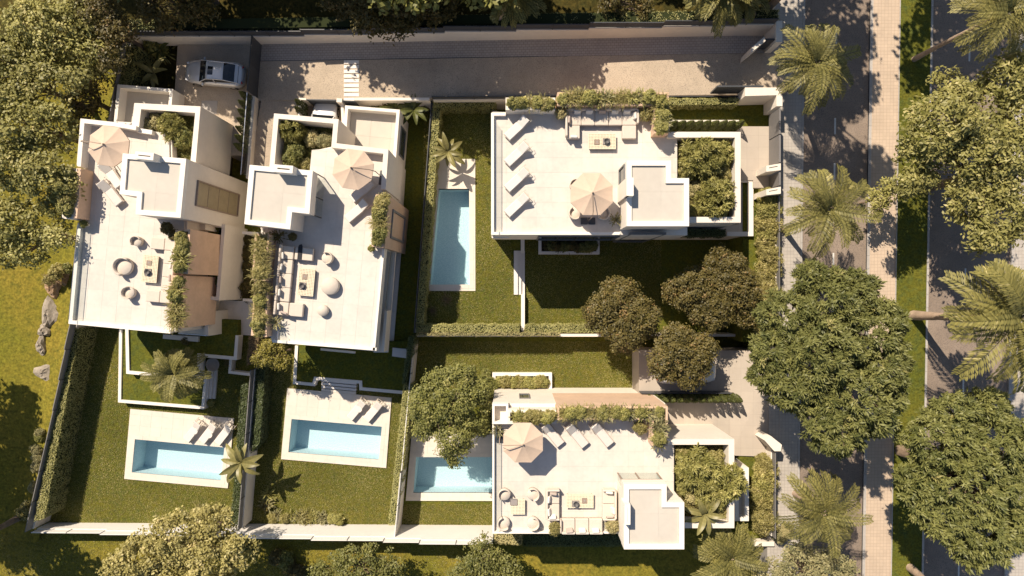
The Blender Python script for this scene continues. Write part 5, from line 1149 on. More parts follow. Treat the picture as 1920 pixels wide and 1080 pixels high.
# ------------------------------------------------------------------ shrubs in beds and planters
ORD = ['first', 'second', 'third', 'fourth', 'fifth', 'sixth', 'seventh', 'eighth', 'ninth', 'tenth', 'eleventh', 'twelfth', 'thirteenth', 'fourteenth', 'fifteenth', 'sixteenth', 'seventeenth', 'eighteenth', 'nineteenth', 'twentieth', 'twenty-first', 'twenty-second', 'twenty-third', 'twenty-fourth', 'twenty-fifth', 'twenty-sixth', 'twenty-seventh', 'twenty-eighth']
LOOK = {'strap': 'broad-bladed', 'strap_dark': 'broad-bladed', 'grassy': 'grassy', 'agave': 'spiky', 'leafy': 'leafy', 'leafy_gold': 'leafy', 'leafy_mid': 'leafy', 'yellow': 'yellowish', 'leafy_dark': 'dark'}
def row(a, b, z, keys, n, label, group, scale=(.7, 1.0), jit=3.0, seed=1, zs=1.0, cat='shrub'):
    rng = random.Random(seed); way = 'from the top' if abs(b[1] - a[1]) > abs(b[0] - a[0]) else 'from the left'
    rev = (b[1] < a[1]) if way == 'from the top' else (b[0] < a[0])
    for i in range(n):
        t = (i + .5) / n; j = min(jit, 0.35 * math.hypot(b[0] - a[0], b[1] - a[1]) / n); px = lerp(a[0], b[0], t) + rng.uniform(-j, j); py = lerp(a[1], b[1], t) + rng.uniform(-j, j); key = rng.choice(keys)
        w = label.split(' ', 1); first = LOOK.get(key, w[0]) if w[0] in ('leafy', 'grassy', 'spiky', 'bushy') else w[0]
        shrub(key, (*XY(px, py, z + .3), z), rng.uniform(*scale), '%s %s, %s %s' % (first, w[1], ORD[n - 1 - i if rev else i], way), group, cat, zs=zs * rng.uniform(.8, 1.25))
PK = ['leafy', 'grassy', 'strap', 'grassy', 'strap', 'leafy_gold']
row((341, 440), (337, 503), 8.05, ['leafy', 'leafy_gold', 'strap', 'strap'], 8, 'leafy plant in the upper terracotta planter beside the round chairs terrace', 'plants in the upper right planter of the far left villa', (.75, 1.05), seed=1)
row((333, 522), (326, 608), 7.85, PK, 11, 'leafy plant in the lower terracotta planter of the far left villa', 'plants in the lower right planter of the far left villa', (.8, 1.1), seed=2)
row((130, 322), (124, 400), 7.9, ['strap', 'leafy', 'leafy_gold'], 8, 'leafy plant in the side planter behind the terracotta wall', 'plants in the left side planter of the far left villa', (.9, 1.2), seed=3)
row((492, 446), (486, 520), 8.1, ['grassy', 'grassy', 'leafy_gold'], 9, 'grassy plant in the upper left planter of the second villa', 'plants in the upper left planter of the second villa', (.85, 1.1), seed=4)
row((489, 535), (484, 624), 7.8, PK, 11, 'leafy plant in the lower left planter of the second villa', 'plants in the lower left planter of the second villa', (.75, 1.0), seed=5)
row((716, 370), (708, 456), 8.05, ['leafy_mid', 'grassy', 'leafy', 'leafy_gold'], 11, 'bushy plant in the right side planter of the second villa', 'plants in the right side planter of the second villa', (.75, 1.05), seed=6)
row((956, 194), (1034, 194), 7.95, ['grassy', 'leafy_gold', 'leafy'], 10, 'grassy plant in the short white planter above the sunbeds', 'plants in the short white planter of the upper right villa', (.7, .95), seed=7)
row((1054, 184), (1222, 184), 7.95, ['grassy', 'leafy', 'strap', 'grassy', 'agave', 'strap'], 26, 'leafy plant in the long terracotta planter behind the long sofa', 'plants in the long planter of the upper right villa', (.8, 1.1), seed=8)
row((1240, 184), (1241, 244), 7.95, ['leafy', 'grassy', 'agave', 'leafy_gold'], 9, 'leafy plant in the end arm of the terracotta planter', 'plants in the planter arm of the upper right villa', (.85, 1.1), seed=9)
row((962, 782), (1036, 782), 7.9, ['leafy', 'leafy_gold', 'strap'], 10, 'leafy plant in the short white planter beside the umbrella', 'plants in the short white planter of the lower right villa', (.65, .9), seed=10)
row((1054, 775), (1240, 775), 8.0, ['leafy', 'agave', 'strap', 'grassy', 'agave', 'grassy'], 26, 'leafy plant in the long terracotta planter above the three sunbeds', 'plants in the long planter of the lower right villa', (.75, 1.0), seed=11)
row((1236, 792), (1237, 830), 8.0, ['agave', 'leafy', 'agave'], 6, 'spiky plant in the end arm of the lower terracotta planter', 'plants in the planter arm of the lower right villa', (.85, 1.1), seed=12)
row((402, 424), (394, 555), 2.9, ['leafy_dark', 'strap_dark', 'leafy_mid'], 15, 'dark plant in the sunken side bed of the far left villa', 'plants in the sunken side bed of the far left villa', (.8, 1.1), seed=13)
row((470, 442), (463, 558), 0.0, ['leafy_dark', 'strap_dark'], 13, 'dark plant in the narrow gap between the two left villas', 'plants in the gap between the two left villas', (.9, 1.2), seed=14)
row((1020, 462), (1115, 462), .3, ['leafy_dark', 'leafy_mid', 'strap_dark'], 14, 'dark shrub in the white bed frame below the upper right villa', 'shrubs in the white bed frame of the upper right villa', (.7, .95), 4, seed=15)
row((932, 716), (1026, 718), .3, ['leafy', 'leafy_gold', 'yellow', 'leafy'], 14, 'sunlit shrub in the white bed frame above the lower right villa', 'shrubs in the white bed frame of the lower right villa', (.75, 1.0), 5, seed=16)
row((912, 690), (912, 800), 0, ['leafy_gold', 'leafy_mid', 'big_mid'], 8, 'shrub squeezed between the green tree and the lower right villa', 'shrubs left of the lower right villa', (.7, 1.0), 5, seed=17)
# roof gardens
def S(key, px, py, z, sc_, label, **k): return shrub(key, (*XY(px, py, z + .5 * sc_), z), sc_, label, **k)
S('grey', 273, 233, 6.2, 1.0, 'grey-brown round shrub at the left end of the far left roof garden')
S('cream', 292, 224, 6.2, 1.1, 'cream flowering shrub in the far left roof garden')
S('fuzzy', 326, 240, 6.2, 1.0, 'feathery green shrub in the middle of the far left roof garden')
S('big_mid', 346, 262, 6.2, .75, 'darker shrub on the right of the far left roof garden')
S('grassy', 312, 228, 6.2, 1.0, 'loose grassy shrub behind the feathery one in the far left roof garden')
S('fuzzy', 548, 246, 6.2, 1.0, 'tall feathery shrub at the left of the second villa roof garden')
S('big_mid', 552, 290, 6.2, .85, 'green shrub at the lower left of the second villa roof garden')
S('cream', 583, 257, 6.2, 1.15, 'cream flowering shrub in the middle of the second villa roof garden')
S('grey', 608, 262, 6.2, 1.15, 'grey-gold round shrub at the right of the second villa roof garden')
S('leafy_gold', 572, 309, 6.2, .9, 'low golden shrub at the tower corner of the second villa roof garden')
for k, (a, b, ky, s_, lb) in enumerate(((1312, 298, 'fuzzy', 1.55, 'largest, upper left'), (1350, 290, 'fuzzy', 1.0, 'upper right'), (1289, 322, 'big_bright', .75, 'left middle'), (1352, 328, 'big_gold', .75, 'right middle'), (1338, 372, 'fuzzy', 1.45, 'lower middle'), (1304, 398, 'big_bright', .6, 'lower left'), (1286, 272, 'big_gold', .6, 'corner'))):
    S(ky, a, b, 6.2, s_, 'feathery shrub, the %s one in the upper right roof garden' % lb)
S('cream', 1306, 353, 6.2, 1.2, 'cream flowering shrub beside the tower of the upper right villa')
for k, (a, b, ky, s_, lb) in enumerate(((1306, 878, 'fuzzy', 1.6, 'largest, upper left'), (1340, 862, 'big_gold', .8, 'upper right'), (1358, 900, 'fuzzy', 1.45, 'right'), (1330, 925, 'fuzzy', 1.2, 'lower middle'), (1282, 912, 'big_bright', .6, 'left edge'), (1352, 955, 'big_gold', .7, 'bottom right'), (1277, 850, 'big_gold', .6, 'corner'))):
    S(ky, a, b, 6.2, s_, 'feathery shrub, the %s one in the lower right roof garden' % lb)
S('cream', 1300, 930, 6.2, 1.2, 'cream flowering shrub beside the tower of the lower right villa')
def turf(pts, z, n, label, keys=('grass',), seed=5, m='leaf_gold'):
    rng = np.random.default_rng(seed); poly = ccw(XYs(pts, z)); xs = [p[0] for p in poly]; ys = [p[1] for p in poly]; P_ = []
    while len(P_) < n:
        x, y = rng.uniform(min(xs), max(xs)), rng.uniform(min(ys), max(ys)); ins = False
        for i in range(len(poly)):
            (x1, y1), (x2, y2) = poly[i - 1], poly[i]
            if (y1 > y) != (y2 > y) and x < (x2 - x1) * (y - y1) / (y2 - y1) + x1: ins = not ins
        if ins: P_.append((x, y, z + rng.uniform(0.02, .12)))
    P_ = np.array(P_); N = rng.normal(0, .6, (n, 3)) + [0, 0, .6]; me = leaf_mesh('turf', P_, N, .16, .035, m, rng=rng)
    o = bpy.data.objects.new('ground_cover', me); COL.objects.link(o); tagit(o, label, 'ground cover', None, 'stuff')
turf([(264, 206), (366, 213), (358, 304), (317, 300), (318, 250), (261, 243)], 6.2, 9000, 'short green ground cover in the far left roof garden', seed=1, m='leaf_mid')
turf([(522, 222), (624, 232), (620, 280), (585, 282), (580, 322), (513, 314)], 6.2, 9000, 'short green ground cover in the second villa roof garden', seed=2, m='leaf_mid')
turf([(1270, 256), (1376, 256), (1376, 410), (1270, 410)], 6.2, 14000, 'golden ground cover in the upper right roof garden', seed=3)
turf([(1264, 832), (1366, 832), (1366, 982), (1264, 982)], 6.2, 14000, 'golden ground cover in the lower right roof garden', seed=4)
# beds along the street
row((1437, 366), (1437, 560), 3.5, ['big_gold', 'big_bright', 'big_gold'], 15, 'golden bush in the street-side bed of the upper right villa', 'golden bushes along the upper street wall', (.75, 1.0), 5, seed=18, zs=1.3)
row((1430, 560), (1433, 628), 3.5, ['big_gold', 'big_bright'], 7, 'golden bush beside the big tufted tree', 'golden bushes along the upper street wall near the big tree', (.8, 1.0), 8, seed=19, zs=1.3)
row((1428, 862), (1426, 990), 2.7, ['big_gold', 'big_bright', 'big_gold'], 13, 'golden bush in the street-side bed of the lower right villa', 'golden bushes along the lower street wall', (.75, 1.0), 7, seed=20, zs=1.4)
row((1478, 990), (1460, 1010), 3.0, ['grey', 'cream'], 4, 'pale shrub on the sidewalk below the lowest street palm', 'pale shrubs on the lower sidewalk', (.9, 1.2), 6, seed=21)
# lawn borders
row((497, 925), (500, 960), 0, ['strap', 'agave', 'strap_dark'], 3, 'spiky plant by the grey fence in the second pool garden', 'spiky plants by the grey fence', (.9, 1.2), 4, seed=22)
row((500, 968), (645, 972), 0, ['leafy_gold', 'agave', 'grassy', 'strap', 'leafy'], 11, 'border plant along the bottom wall of the second pool garden', 'border plants of the second pool garden', (.75, 1.1), 4, seed=23)
row((360, 960), (430, 962), 0, ['leafy_gold', 'strap', 'grassy'], 6, 'border plant along the bottom wall of the first pool garden', 'border plants of the first pool garden', (.8, 1.2), 4, seed=24)
S('dry_tuft', 836, 562, .5, .95, 'larger tuft of dry ornamental grass below the narrow pool')
S('dry_tuft', 810, 583, .5, .75, 'smaller tuft of dry ornamental grass below the narrow pool')
S('leafy', 394, 756, 0, .6, 'small yellow-green plant at the foot of the three long white steps')
S('leafy_dark', 346, 640, 1.2, .7, 'small dark plant in front of the far left villa porch')
S('strap_dark', 424, 683, 0.6, .6, 'small plant beside the round bowl planter')
S('leafy_gold', 25 + 20, 960, 0, 1.4, 'golden shrub outside the bottom left corner of the wall')
S('leafy_grey' if 'leafy_grey' in SHRUB else 'grey', 60, 915, 0, .9, 'grey shrub outside the left wall near the bottom')
row((76, 800), (66, 880), 0.2, ['grey', 'leafy_mid'], 5, 'shrub against the outer side of the left wall', 'shrubs outside the left wall', (.7, 1.0), 4, seed=25)
row((85, 530), (125, 500), .8, ['dry_tuft', 'leafy_gold', 'leafy_mid'], 7, 'dry shrub on the bank below the wood', 'dry shrubs on the bank below the wood', (.8, 1.2), 8, seed=26)
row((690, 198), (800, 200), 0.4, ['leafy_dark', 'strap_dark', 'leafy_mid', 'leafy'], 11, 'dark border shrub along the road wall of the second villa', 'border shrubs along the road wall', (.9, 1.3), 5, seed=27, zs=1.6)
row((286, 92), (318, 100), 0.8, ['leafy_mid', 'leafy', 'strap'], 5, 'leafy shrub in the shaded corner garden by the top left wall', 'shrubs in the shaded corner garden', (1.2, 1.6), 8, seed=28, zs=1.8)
row((230, 1022), (480, 1030), 0, ['leafy_mid', 'leafy_dark'], 8, 'low shrub on the grass outside the bottom wall', 'shrubs outside the bottom wall', (.8, 1.2), 6, seed=29)
row((520, 1040), (565, 1075), 0, ['leafy_dark', 'leafy_mid', 'strap_dark'], 5, 'dark shrub at the bottom edge right of the blossoming tree', 'dark shrubs at the bottom edge', (1.0, 1.5), 8, seed=30)
# cypress rows
def cypress_mesh(h, r, seed, m='leaf_cypress'):
    rng = np.random.default_rng(seed); n = 1100; t = rng.random(n) ** .8; a = rng.uniform(0, 2 * PI, n); rr = r * np.sin(PI * (0.1 + .86 * t) ** .8) * rng.uniform(.75, 1.05, n)
    P_ = np.stack([rr * np.cos(a), rr * np.sin(a), t * h], 1); N = np.stack([np.cos(a), np.sin(a), np.full(n, .5)], 1) + rng.normal(0, .4, (n, 3)); D = np.tile([0, 0, 1.0], (n, 1)) + rng.normal(0, .3, (n, 3))
    return leaf_mesh('foliage', P_, N, .16, .05, m, np.clip(rng.normal(.45, .25, n), 0, 1), rng, D)
CY = [cypress_mesh(2.3, .34, 1), cypress_mesh(2.4, .31, 2)]
def cypress(px, py, z, label, group, s=1.0):
    r = thing('cypress', label, 'cypress', (*XY(px, py, z), z), random.uniform(0, 6), group); link_mesh('foliage', random.choice(CY), r, scale=(s, s, s)); link_mesh('stem', STEM, r, scale=(.6, .6, .9))
cl = ['topmost', 'second from the top', 'third from the top', 'fourth from the top', 'fifth from the top', 'sixth from the top', 'lowest']
for i in range(7): cypress(lerp(474, 464.5, i / 6.), lerp(190, 283, i / 6.), 2.2, 'slim dark cypress by the glass screen of the car court, %s' % cl[i], 'cypresses along the car court')
cypress(574, 204, 2.3, 'upper small cypress left of the white car in the garage yard', 'cypresses in the garage yard'); cypress(573, 217, 2.3, 'lower small cypress left of the white car in the garage yard', 'cypresses in the garage yard')
for i in range(9): cypress(lerp(1256, 1375, i / 8.), 241, 3.4, 'small cypress above the upper right roof garden, %s from the left' % ORD[i], 'cypresses above the upper right roof garden', .9)
for i in range(13): cypress(lerp(1212, 1372, i / 12.), 743, 2.75, 'small cypress along the dark divider of the lower forecourt, %s from the left' % ORD[i], 'cypresses in the lower forecourt', .95)
# vines on the street wall and terrace pots
def pot(px, py, z, key, s_, label, r=.24, m='plaster', h=.42):
    x, y = XY(px, py, z + h); p = thing('plant_pot', label + ', its pot', 'plant pot', (x, y, z)); g = G(); g.lathe([(r * .7, 0), (r, h * .5), (r * .95, h), (r * .8, h), (r * .75, h - .06)], 16); part('pot', g, m, p, smooth=True, local=True)
    g = G(); g.lathe([(r * .76, h - .08), (0.001, h - .07)], 12); part('soil', g, 'soil', p, local=True)
    shrub(key, (x, y, z + h - .08), s_, label, cat='potted plant')
TZ = 7.0
pot(1210, 215, TZ, 'leafy_gold', .95, 'round olive potted bush at the right end of the long sofa')
pot(1053, 213, TZ, 'cream', .9, 'pale variegated potted plant at the left end of the long sofa', .2)
pot(1154, 412, TZ, 'agave', .75, 'spiky golden potted plant by the tower foot of the upper right villa', .26)
pot(1199, 801, TZ, 'leafy_gold', .9, 'round potted bush in the terracotta corner of the lower right villa')
pot(1040, 990, TZ, 'leafy_gold', .85, 'round grey-green potted bush at the corner of the lower sofas')
pot(1146, 985, TZ, 'cream', .95, 'white flowering potted bush between the sofa and the tower')
pot(934, 808, TZ, 'agave', .75, 'golden spiky potted plant left of the lower right umbrella', .2)
pot(518, 606, TZ, 'agave', .8, 'golden spiky potted plant at the corner of the second villa terrace', .18)
pot(697, 466, TZ, 'leafy', .5, 'small pale potted plant below the right planter of the second villa', .13)
pot(316, 430, TZ, 'leafy_dark', .85, 'dark round potted bush at the foot of the far left tower', .25)
pot(331, 440, TZ, 'leafy_dark', .8, 'dark bushy plant behind the dark round one at the far left tower', .22)
pot(522, 443, TZ, 'strap_dark', .95, 'large dark potted plant at the foot of the second tower', .22)
pot(549, 445, TZ, 'leafy_dark', .6, 'small dark potted plant at the foot of the second tower', .15)
pot(158, 420, TZ, 'leafy_mid', .5, 'small potted plant at the lower end of the terracotta side wall', .18)
r = thing('bowl_planter', 'round grey bowl planter on the lawn below the far left villa', 'planter', (*XY(402, 683, .7), .6))
g = G(); g.lathe([(.2, 0), (.42, .2), (.56, .42), (.50, .44), (.38, .26), (.001, .22)], 24); part('bowl', g, 'tray_grey', r, smooth=True, local=True)
# lawn blades: one object per lawn would be countless, so they are scattered as a whole
def scatter_lawn(label, polys, n, m='leaf_mid', seed=3, L=.10):
    rng = np.random.default_rng(seed); allP = []
    for pts, z, w in polys:
        k = int(n * w); poly = ccw(XYs(pts, z)); A = np.array(poly); lo, hi = A.min(0), A.max(0); P_ = rng.uniform(lo, hi, (k * 2, 2)); ins = np.zeros(len(P_), bool)
        for i in range(len(poly)):
            (x1, y1), (x2, y2) = poly[i - 1], poly[i]
            c = ((y1 > P_[:, 1]) != (y2 > P_[:, 1])) & (P_[:, 0] < (x2 - x1) * (P_[:, 1] - y1) / (y2 - y1 + 1e-12) + x1); ins ^= c
        for kk in POOLS:
            q = ccw(grow(XYs(POOLS[kk][0], POOLS[kk][2]), 0.02)); inn = np.ones(len(P_), bool)
            for i in range(len(q)):
                (x1, y1), (x2, y2) = q[i - 1], q[i]; inn &= ((x2 - x1) * (P_[:, 1] - y1) - (y2 - y1) * (P_[:, 0] - x1)) > 0
            ins &= ~inn
        P_ = P_[ins][:k]; allP.append(np.column_stack([P_, np.full(len(P_), z) + rng.uniform(.01, .05, len(P_))]))
    P_ = np.concatenate(allP); n = len(P_); N = rng.normal(0, .7, (n, 3)) + [0, 0, .8]
    tn = np.clip(.45 + .28 * np.sin(P_[:, 0] * .9) * np.cos(P_[:, 1] * .8) + rng.normal(0, .25, n), 0, 1)
    me = leaf_mesh('blades', P_, N, L * rng.uniform(.6, 1.3, n), .03, m, tn, rng); o = bpy.data.objects.new('fallen_leaves' if 'fallen' in label else 'grass', me); COL.objects.link(o); tagit(o, label, 'leaves' if 'fallen' in label else 'grass', None, 'stuff')
# ------------------------------------------------------------------ terrace furniture
def cushion(g, c, d, rz=0, r=.06, M=None): return g.rbox(c, d, rz, r, M)
def make_lounger(arms=True, m='fabric_white', pil=False):
    """sunbed along +x: foot at x=0, head at x=2.05"""
    t = thing('sun_lounger', 'sunbed', 'sun lounger')
    g = G()
    for y in (-.33, .33): g.box((1.02, y, .27), (2.04, .045, .06))
    g.box((.02, 0, .27), (.045, .7, .06)); g.box((2.03, 0, .27), (.045, .7, .06)); part('frame', g, 'fabric_dark' if m != 'fabric_white' else 'fabric', t, local=True)
    for x, y in ((.12, -.31), (.12, .31), (1.9, -.31), (1.9, .31)):
        g = G(); g.box((x, y, .13), (.05, .05, .26)); part('leg', g, 'fabric', t, local=True)
    g = G(); cushion(g, (.66, 0, .35), (1.28, .62, .10), 0, .05); part('seat', g, m, t, local=True, smooth=False)
    M = Matrix.Rotation(-math.radians(32), 3, 'Y'); g = G(); cushion(g, (1.30 + .34 * math.cos(.56), 0, .34 + .36 * math.sin(.56) + .02), (.74, .62, .09), 0, .045, M); part('backrest', g, m, t, local=True)
    g = G(); g.tube([(1.35, -.28, .28), (1.95, -.28, .62), (1.95, .28, .62), (1.35, .28, .28)], .017, 5); part('back_support', g, 'fabric', t, local=True)
    if arms:
        for s in (-1, 1):
            g = G(); g.tube([(1.55, s * .36, .28), (1.62, s * .38, .52), (2.12, s * .36, .50), (2.18, s * .33, .27)], .02, 5); part('armrest', g, 'fabric', t, local=True)
    return t
L0 = make_lounger(); used = [False]
def place(proto, flag, loc, rz, label, group):
    if not flag[0]: flag[0] = True; proto.location = loc; proto.rotation_euler = (0, 0, rz); proto['label'] = label; proto['group'] = group; return proto
    return dup(proto, loc, rz, label, group)
L1 = make_lounger(m='sling_mesh'); used1 = [False]
def at(px, py, z=TZ): return (*XY(px, py, z + .3), z)
for i, (a, b) in enumerate(((950, 258), (950, 307), (950, 355), (950, 402))):
    place(L0, used, at(a, b), math.radians(43), 'white sunbed on the upper right terrace, %s of the row of four' % ['topmost', 'second from the top', 'third from the top', 'lowest'][i], 'sunbeds on the upper right terrace')
for i, (a, b) in enumerate(((1052, 834), (1098, 836), (1145, 834))):
    place(L1, used1, at(a, b), math.radians(129), 'sunbed under the long planter of the lower right villa, %s of three' % ['leftmost', 'middle one', 'rightmost'][i], 'sunbeds on the lower right terrace')
for i, (a, b) in enumerate(((349, 826), (378, 829), (407, 832))):
    place(L0, used, at(a, b, .14), math.radians(52), 'sunbed on the deck of the first pool, %s of three' % ['leftmost', 'middle one', 'rightmost'][i], 'sunbeds at the first pool')
for i, (a, b) in enumerate(((655, 785), (686, 788))):
    place(L0, used, at(a, b, .14), math.radians(50), 'sunbed on the deck of the second pool, %s of two' % ['left one', 'right one'][i], 'sunbeds at the second pool')
place(L0, used, at(650, 412), math.radians(40), 'cushioned sunbed in the sun below the second villa umbrella', 'sunbeds on the second villa terrace')
place(L0, used, at(659, 374), math.radians(38), 'cushioned sunbed half in the shade of the second villa umbrella', 'sunbeds on the second villa terrace')
place(L1, used1, at(225, 383), math.radians(128), 'sunbed standing against the tower of the far left villa', 'sunbeds on the far left terrace')
place(L0, used, at(225, 350), math.radians(125), 'sunbed half under the far left umbrella', 'sunbeds on the far left terrace')
def side_table(px, py, label):
    t = thing('side_table', label, 'side table', at(px, py, .14)); g = G(); g.lathe([(.24, .44), (.25, .46), (.001, .465)], 20); part('table_top', g, 'fabric_white', t, local=True)
    g = G(); g.tube([(0, 0, 0), (0, 0, .44)], .03, 8); part('pedestal', g, 'fabric', t, local=True); g = G(); g.lathe([(.16, 0), (.16, .02), (.001, .025)], 16); part('base', g, 'fabric', t, local=True)
side_table(366.5, 808, 'round white side table between the left and middle sunbeds of the first pool'); side_table(394, 815, 'round white side table between the middle and right sunbeds of the first pool'); side_table(674, 767, 'round white side table between the two sunbeds of the second pool')

def sofa(label, loc, rz, seats, backs, pillows, m='fabric', h=.42, group=None):
    """seats, backs: (x, y, w, d); pillows: (x, y, turn)"""
    t = thing('sofa', label, 'sofa', loc, rz, group)
    g = G()
    for x, y, w, d in seats: g.box((x, y, .12), (w - .06, d - .06, .16))
    part('plinth', g, 'taupe_wood', t, local=True)
    for x, y, w, d in seats: g = G(); cushion(g, (x, y, .31), (w - .015, d - .015, .24), 0, .055); part('seat_cushion', g, m, t, local=True)
    for x, y, w, d in backs: g = G(); cushion(g, (x, y, .45), (w - .01, d, .54), 0, .06); part('back_cushion', g, m, t, local=True)
    for k, (x, y, a) in enumerate(pillows):
        M = Matrix.Rotation(a, 3, 'Z') @ Matrix.Rotation(math.radians(-22 if True else 0), 3, 'X'); g = G(); cushion(g, (x, y, .60), (.50, .16, .40), 0, .07, M); part('pillow', g, 'fabric_dark' if k % 3 == 2 else 'fabric_white', t, local=True)
    return t
def coffee_table(label, px, py, w, d, rz, tray=(-.25, -.08), book=(.35, .05), bowl=True, side=1):
    short = label
    loc = at(px, py); t = thing('coffee_table', label, 'coffee table', loc, rz)
    g = G(); g.box((0, 0, .20), (w - .1, d - .1, .10)); part('base', g, 'taupe_wood', t, local=True)
    g = G(); nx, ny = int(w / .105), int(d / .105)
    for i in range(nx + 1): g.box((lerp(-w / 2 + .03, w / 2 - .03, i / nx), 0, .300), (.058, d, .022))
    for j in range(ny + 1): g.box((0, lerp(-d / 2 + .03, d / 2 - .03, j / ny), .306), (w, .058, .022))
    part('lattice_top', g, 'rattan', t, stuff=True, local=True)
    for x in (-1, 1):
        for y in (-1, 1): g = G(); g.box((x * (w / 2 - .1), y * (d / 2 - .1), .08), (.07, .07, .16)); part('leg', g, 'taupe_wood', t, local=True)
    c, s_ = math.cos(rz), math.sin(rz)
    def on(u, v, z): return (loc[0] + u * c - v * s_, loc[1] + u * s_ + v * c, loc[2] + z)
    if tray:
        q = thing('tray', 'grey tray on the ' + short, 'tray', on(*tray, .319), rz); g = G(); g.box((0, 0, .012), (.50, .44, .024)); part('bottom', g, 'tray_grey', q, local=True)
        g = G(); g.rim([(-.25, -.22), (.25, -.22), (.25, .22), (-.25, .22)], .02, .06, .024); part('edge', g, 'tray_grey', q, local=True)
        if bowl:
            q = thing('bowl', 'dark bowl on the ' + short, 'bowl', on(tray[0] + .02, tray[1], .345), rz); g = G(); g.lathe([(.07, 0), (.17, .08), (.20, .17), (.18, .17), (.12, .07), (.001, .04)], 20); part('bowl', g, 'bowl_grey', q, smooth=True, local=True)
    if book:
        q = thing('magazine', 'magazine on the ' + short, 'magazine', on(*book, .319), rz); g = G(); g.box((0, 0, .015), (.36, .36, .03)); part('pages', g, 'taupe_wood', q, local=True)
        g = G(); g.box((.02, .0, .032), (.10, .12, .003), .3); part('cover_print', g, 'tray_grey', q, local=True)
    return t
def tub_chair(label, px, py, face, group=None, r=.40, m='fabric'):
    t = thing('tub_chair', label, 'armchair', at(px, py), face, group); g = G(); g.lathe([(r * .85, .05), (r, .14), (r, .34), (r * .9, .40), (.001, .41)], 24); part('seat', g, m, t, smooth=True, local=True)
    g = G(); n = 14; vs = []; fs = []
    for i in range(n + 1):
        a = lerp(math.radians(75), math.radians(285), i / n)
        for rr, z in ((r * 1.02, .12), (r * 1.13, .40), (r * 1.12, .64), (r * 1.04, .69), (r * .92, .64), (r * .88, .36)): vs.append((rr * math.cos(a), rr * math.sin(a), z - .05 * abs(i / n - .5)))
    for i in range(n):
        for j in range(6): fs.append((i * 6 + j, (i + 1) * 6 + j, (i + 1) * 6 + (j + 1) % 6, i * 6 + (j + 1) % 6))
    fs += [tuple(range(6)), tuple(range(n * 6, n * 6 + 6))[::-1]]; g.add(vs, fs); part('backrest', g, m, t, smooth=True, local=True)
    g = G(); g.lathe([(r * .7, 0), (r * .7, .06), (.001, .07)], 16); part('base', g, 'taupe_wood', t, local=True); return t
def pouf(label, px, py, r, h=.42, m='fabric'):
    t = thing('pouf', label, 'pouf', at(px, py)); g = G(); g.lathe([(r * .9, .03), (r, .12), (r, h - .10), (r * .93, h - .02), (.001, h)], 28); part('cushion', g, m, t, smooth=True, local=True)
    g = G(); g.lathe([(r * .985, h - .15), (r * 1.012, h - .13), (r * .985, h - .11)], 28); part('piping', g, 'fabric_dark', t, local=True); return t
def umbrella(label, px, py, arm, z=TZ, r=1.46, ze=2.05, zt=2.55):
    """cantilever umbrella: octagon cloth, mast and base at the side given by the angle arm"""
    x, y = XY(px, py, z + zt - .1); t = thing('umbrella', label, 'umbrella', (x, y, z)); a0 = arm + PI / 8
    for i in range(8):
        a, b = a0 + i * PI / 4, a0 + (i + 1) * PI / 4; n = 6; vs = []; fs = []
        for j in range(n + 1):
            u = j / n; rr = lerp(.02, r, u)
            for k in range(4):
                w = k / 3; p = Vector((math.cos(a), math.sin(a))).lerp(Vector((math.cos(b), math.sin(b))), w) * rr; sag = 0.035 * math.sin(PI * w) * u * (1 if True else 0)
                vs.append((p.x, p.y, lerp(zt, ze, u) - 0.05 * math.sin(PI * u) - sag))
        for j in range(n):
            for k in range(3): fs.append((j * 4 + k, j * 4 + k + 1, (j + 1) * 4 + k + 1, (j + 1) * 4 + k))
        fs = [f[::-1] for f in fs]; o = len(vs)
        for k in range(4): vx, vy, vz = vs[n * 4 + k]; vs.append((vx, vy, vz - .10))
        for k in range(3): fs.append((n * 4 + k, o + k, o + k + 1, n * 4 + k + 1))
        g = G(); g.add(vs, fs); c = part('canopy_panel', g, 'umbrella_cloth', t, local=True)
        g = G(); g.tube([(.03 * math.cos(a), .03 * math.sin(a), zt - .16), (r * .6 * math.cos(a), r * .6 * math.sin(a), lerp(zt, ze, .6) - .13), (r * .98 * math.cos(a), r * .98 * math.sin(a), ze - .06)], .012, 4); part('rib', g, 'dark_frame', t, local=True)
    ca, sa = math.cos(arm), math.sin(arm); m = 1.62
    g = G(); g.tube([(m * ca, m * sa, .08), (m * ca, m * sa, 2.45), (m * ca * .8, m * sa * .8, 2.82), (.12 * ca, .12 * sa, zt + .10)], .03, 6); part('mast', g, 'taupe_wood', t, smooth=True, local=True)
    g = G(); g.lathe([(.06, zt - .02), (.07, zt + .05), (.02, zt + .12), (.001, zt + .13)], 10); part('hub', g, 'taupe_wood', t, local=True)
    for u in (-1, 1):
        g = G(); q = Vector((m * ca, m * sa, .05)) + Vector((-sa, ca, 0)) * .27 * u; g.rbox(tuple(q), (.50, .50, .10), arm, .08); part('base_weight', g, 'dark_metal', t, local=True)
    return t
umbrella('large sand-coloured umbrella in the upper corner of the far left terrace', 196, 271, math.radians(172))
umbrella('large sand-coloured umbrella beside the right parapet of the second villa', 659, 315, math.radians(-8))
umbrella('large sand-coloured umbrella near the lower parapet of the upper right terrace', 1111, 362, math.radians(-90), r=1.55)
umbrella('large sand-coloured umbrella at the left edge of the lower right terrace', 981, 833, math.radians(180))
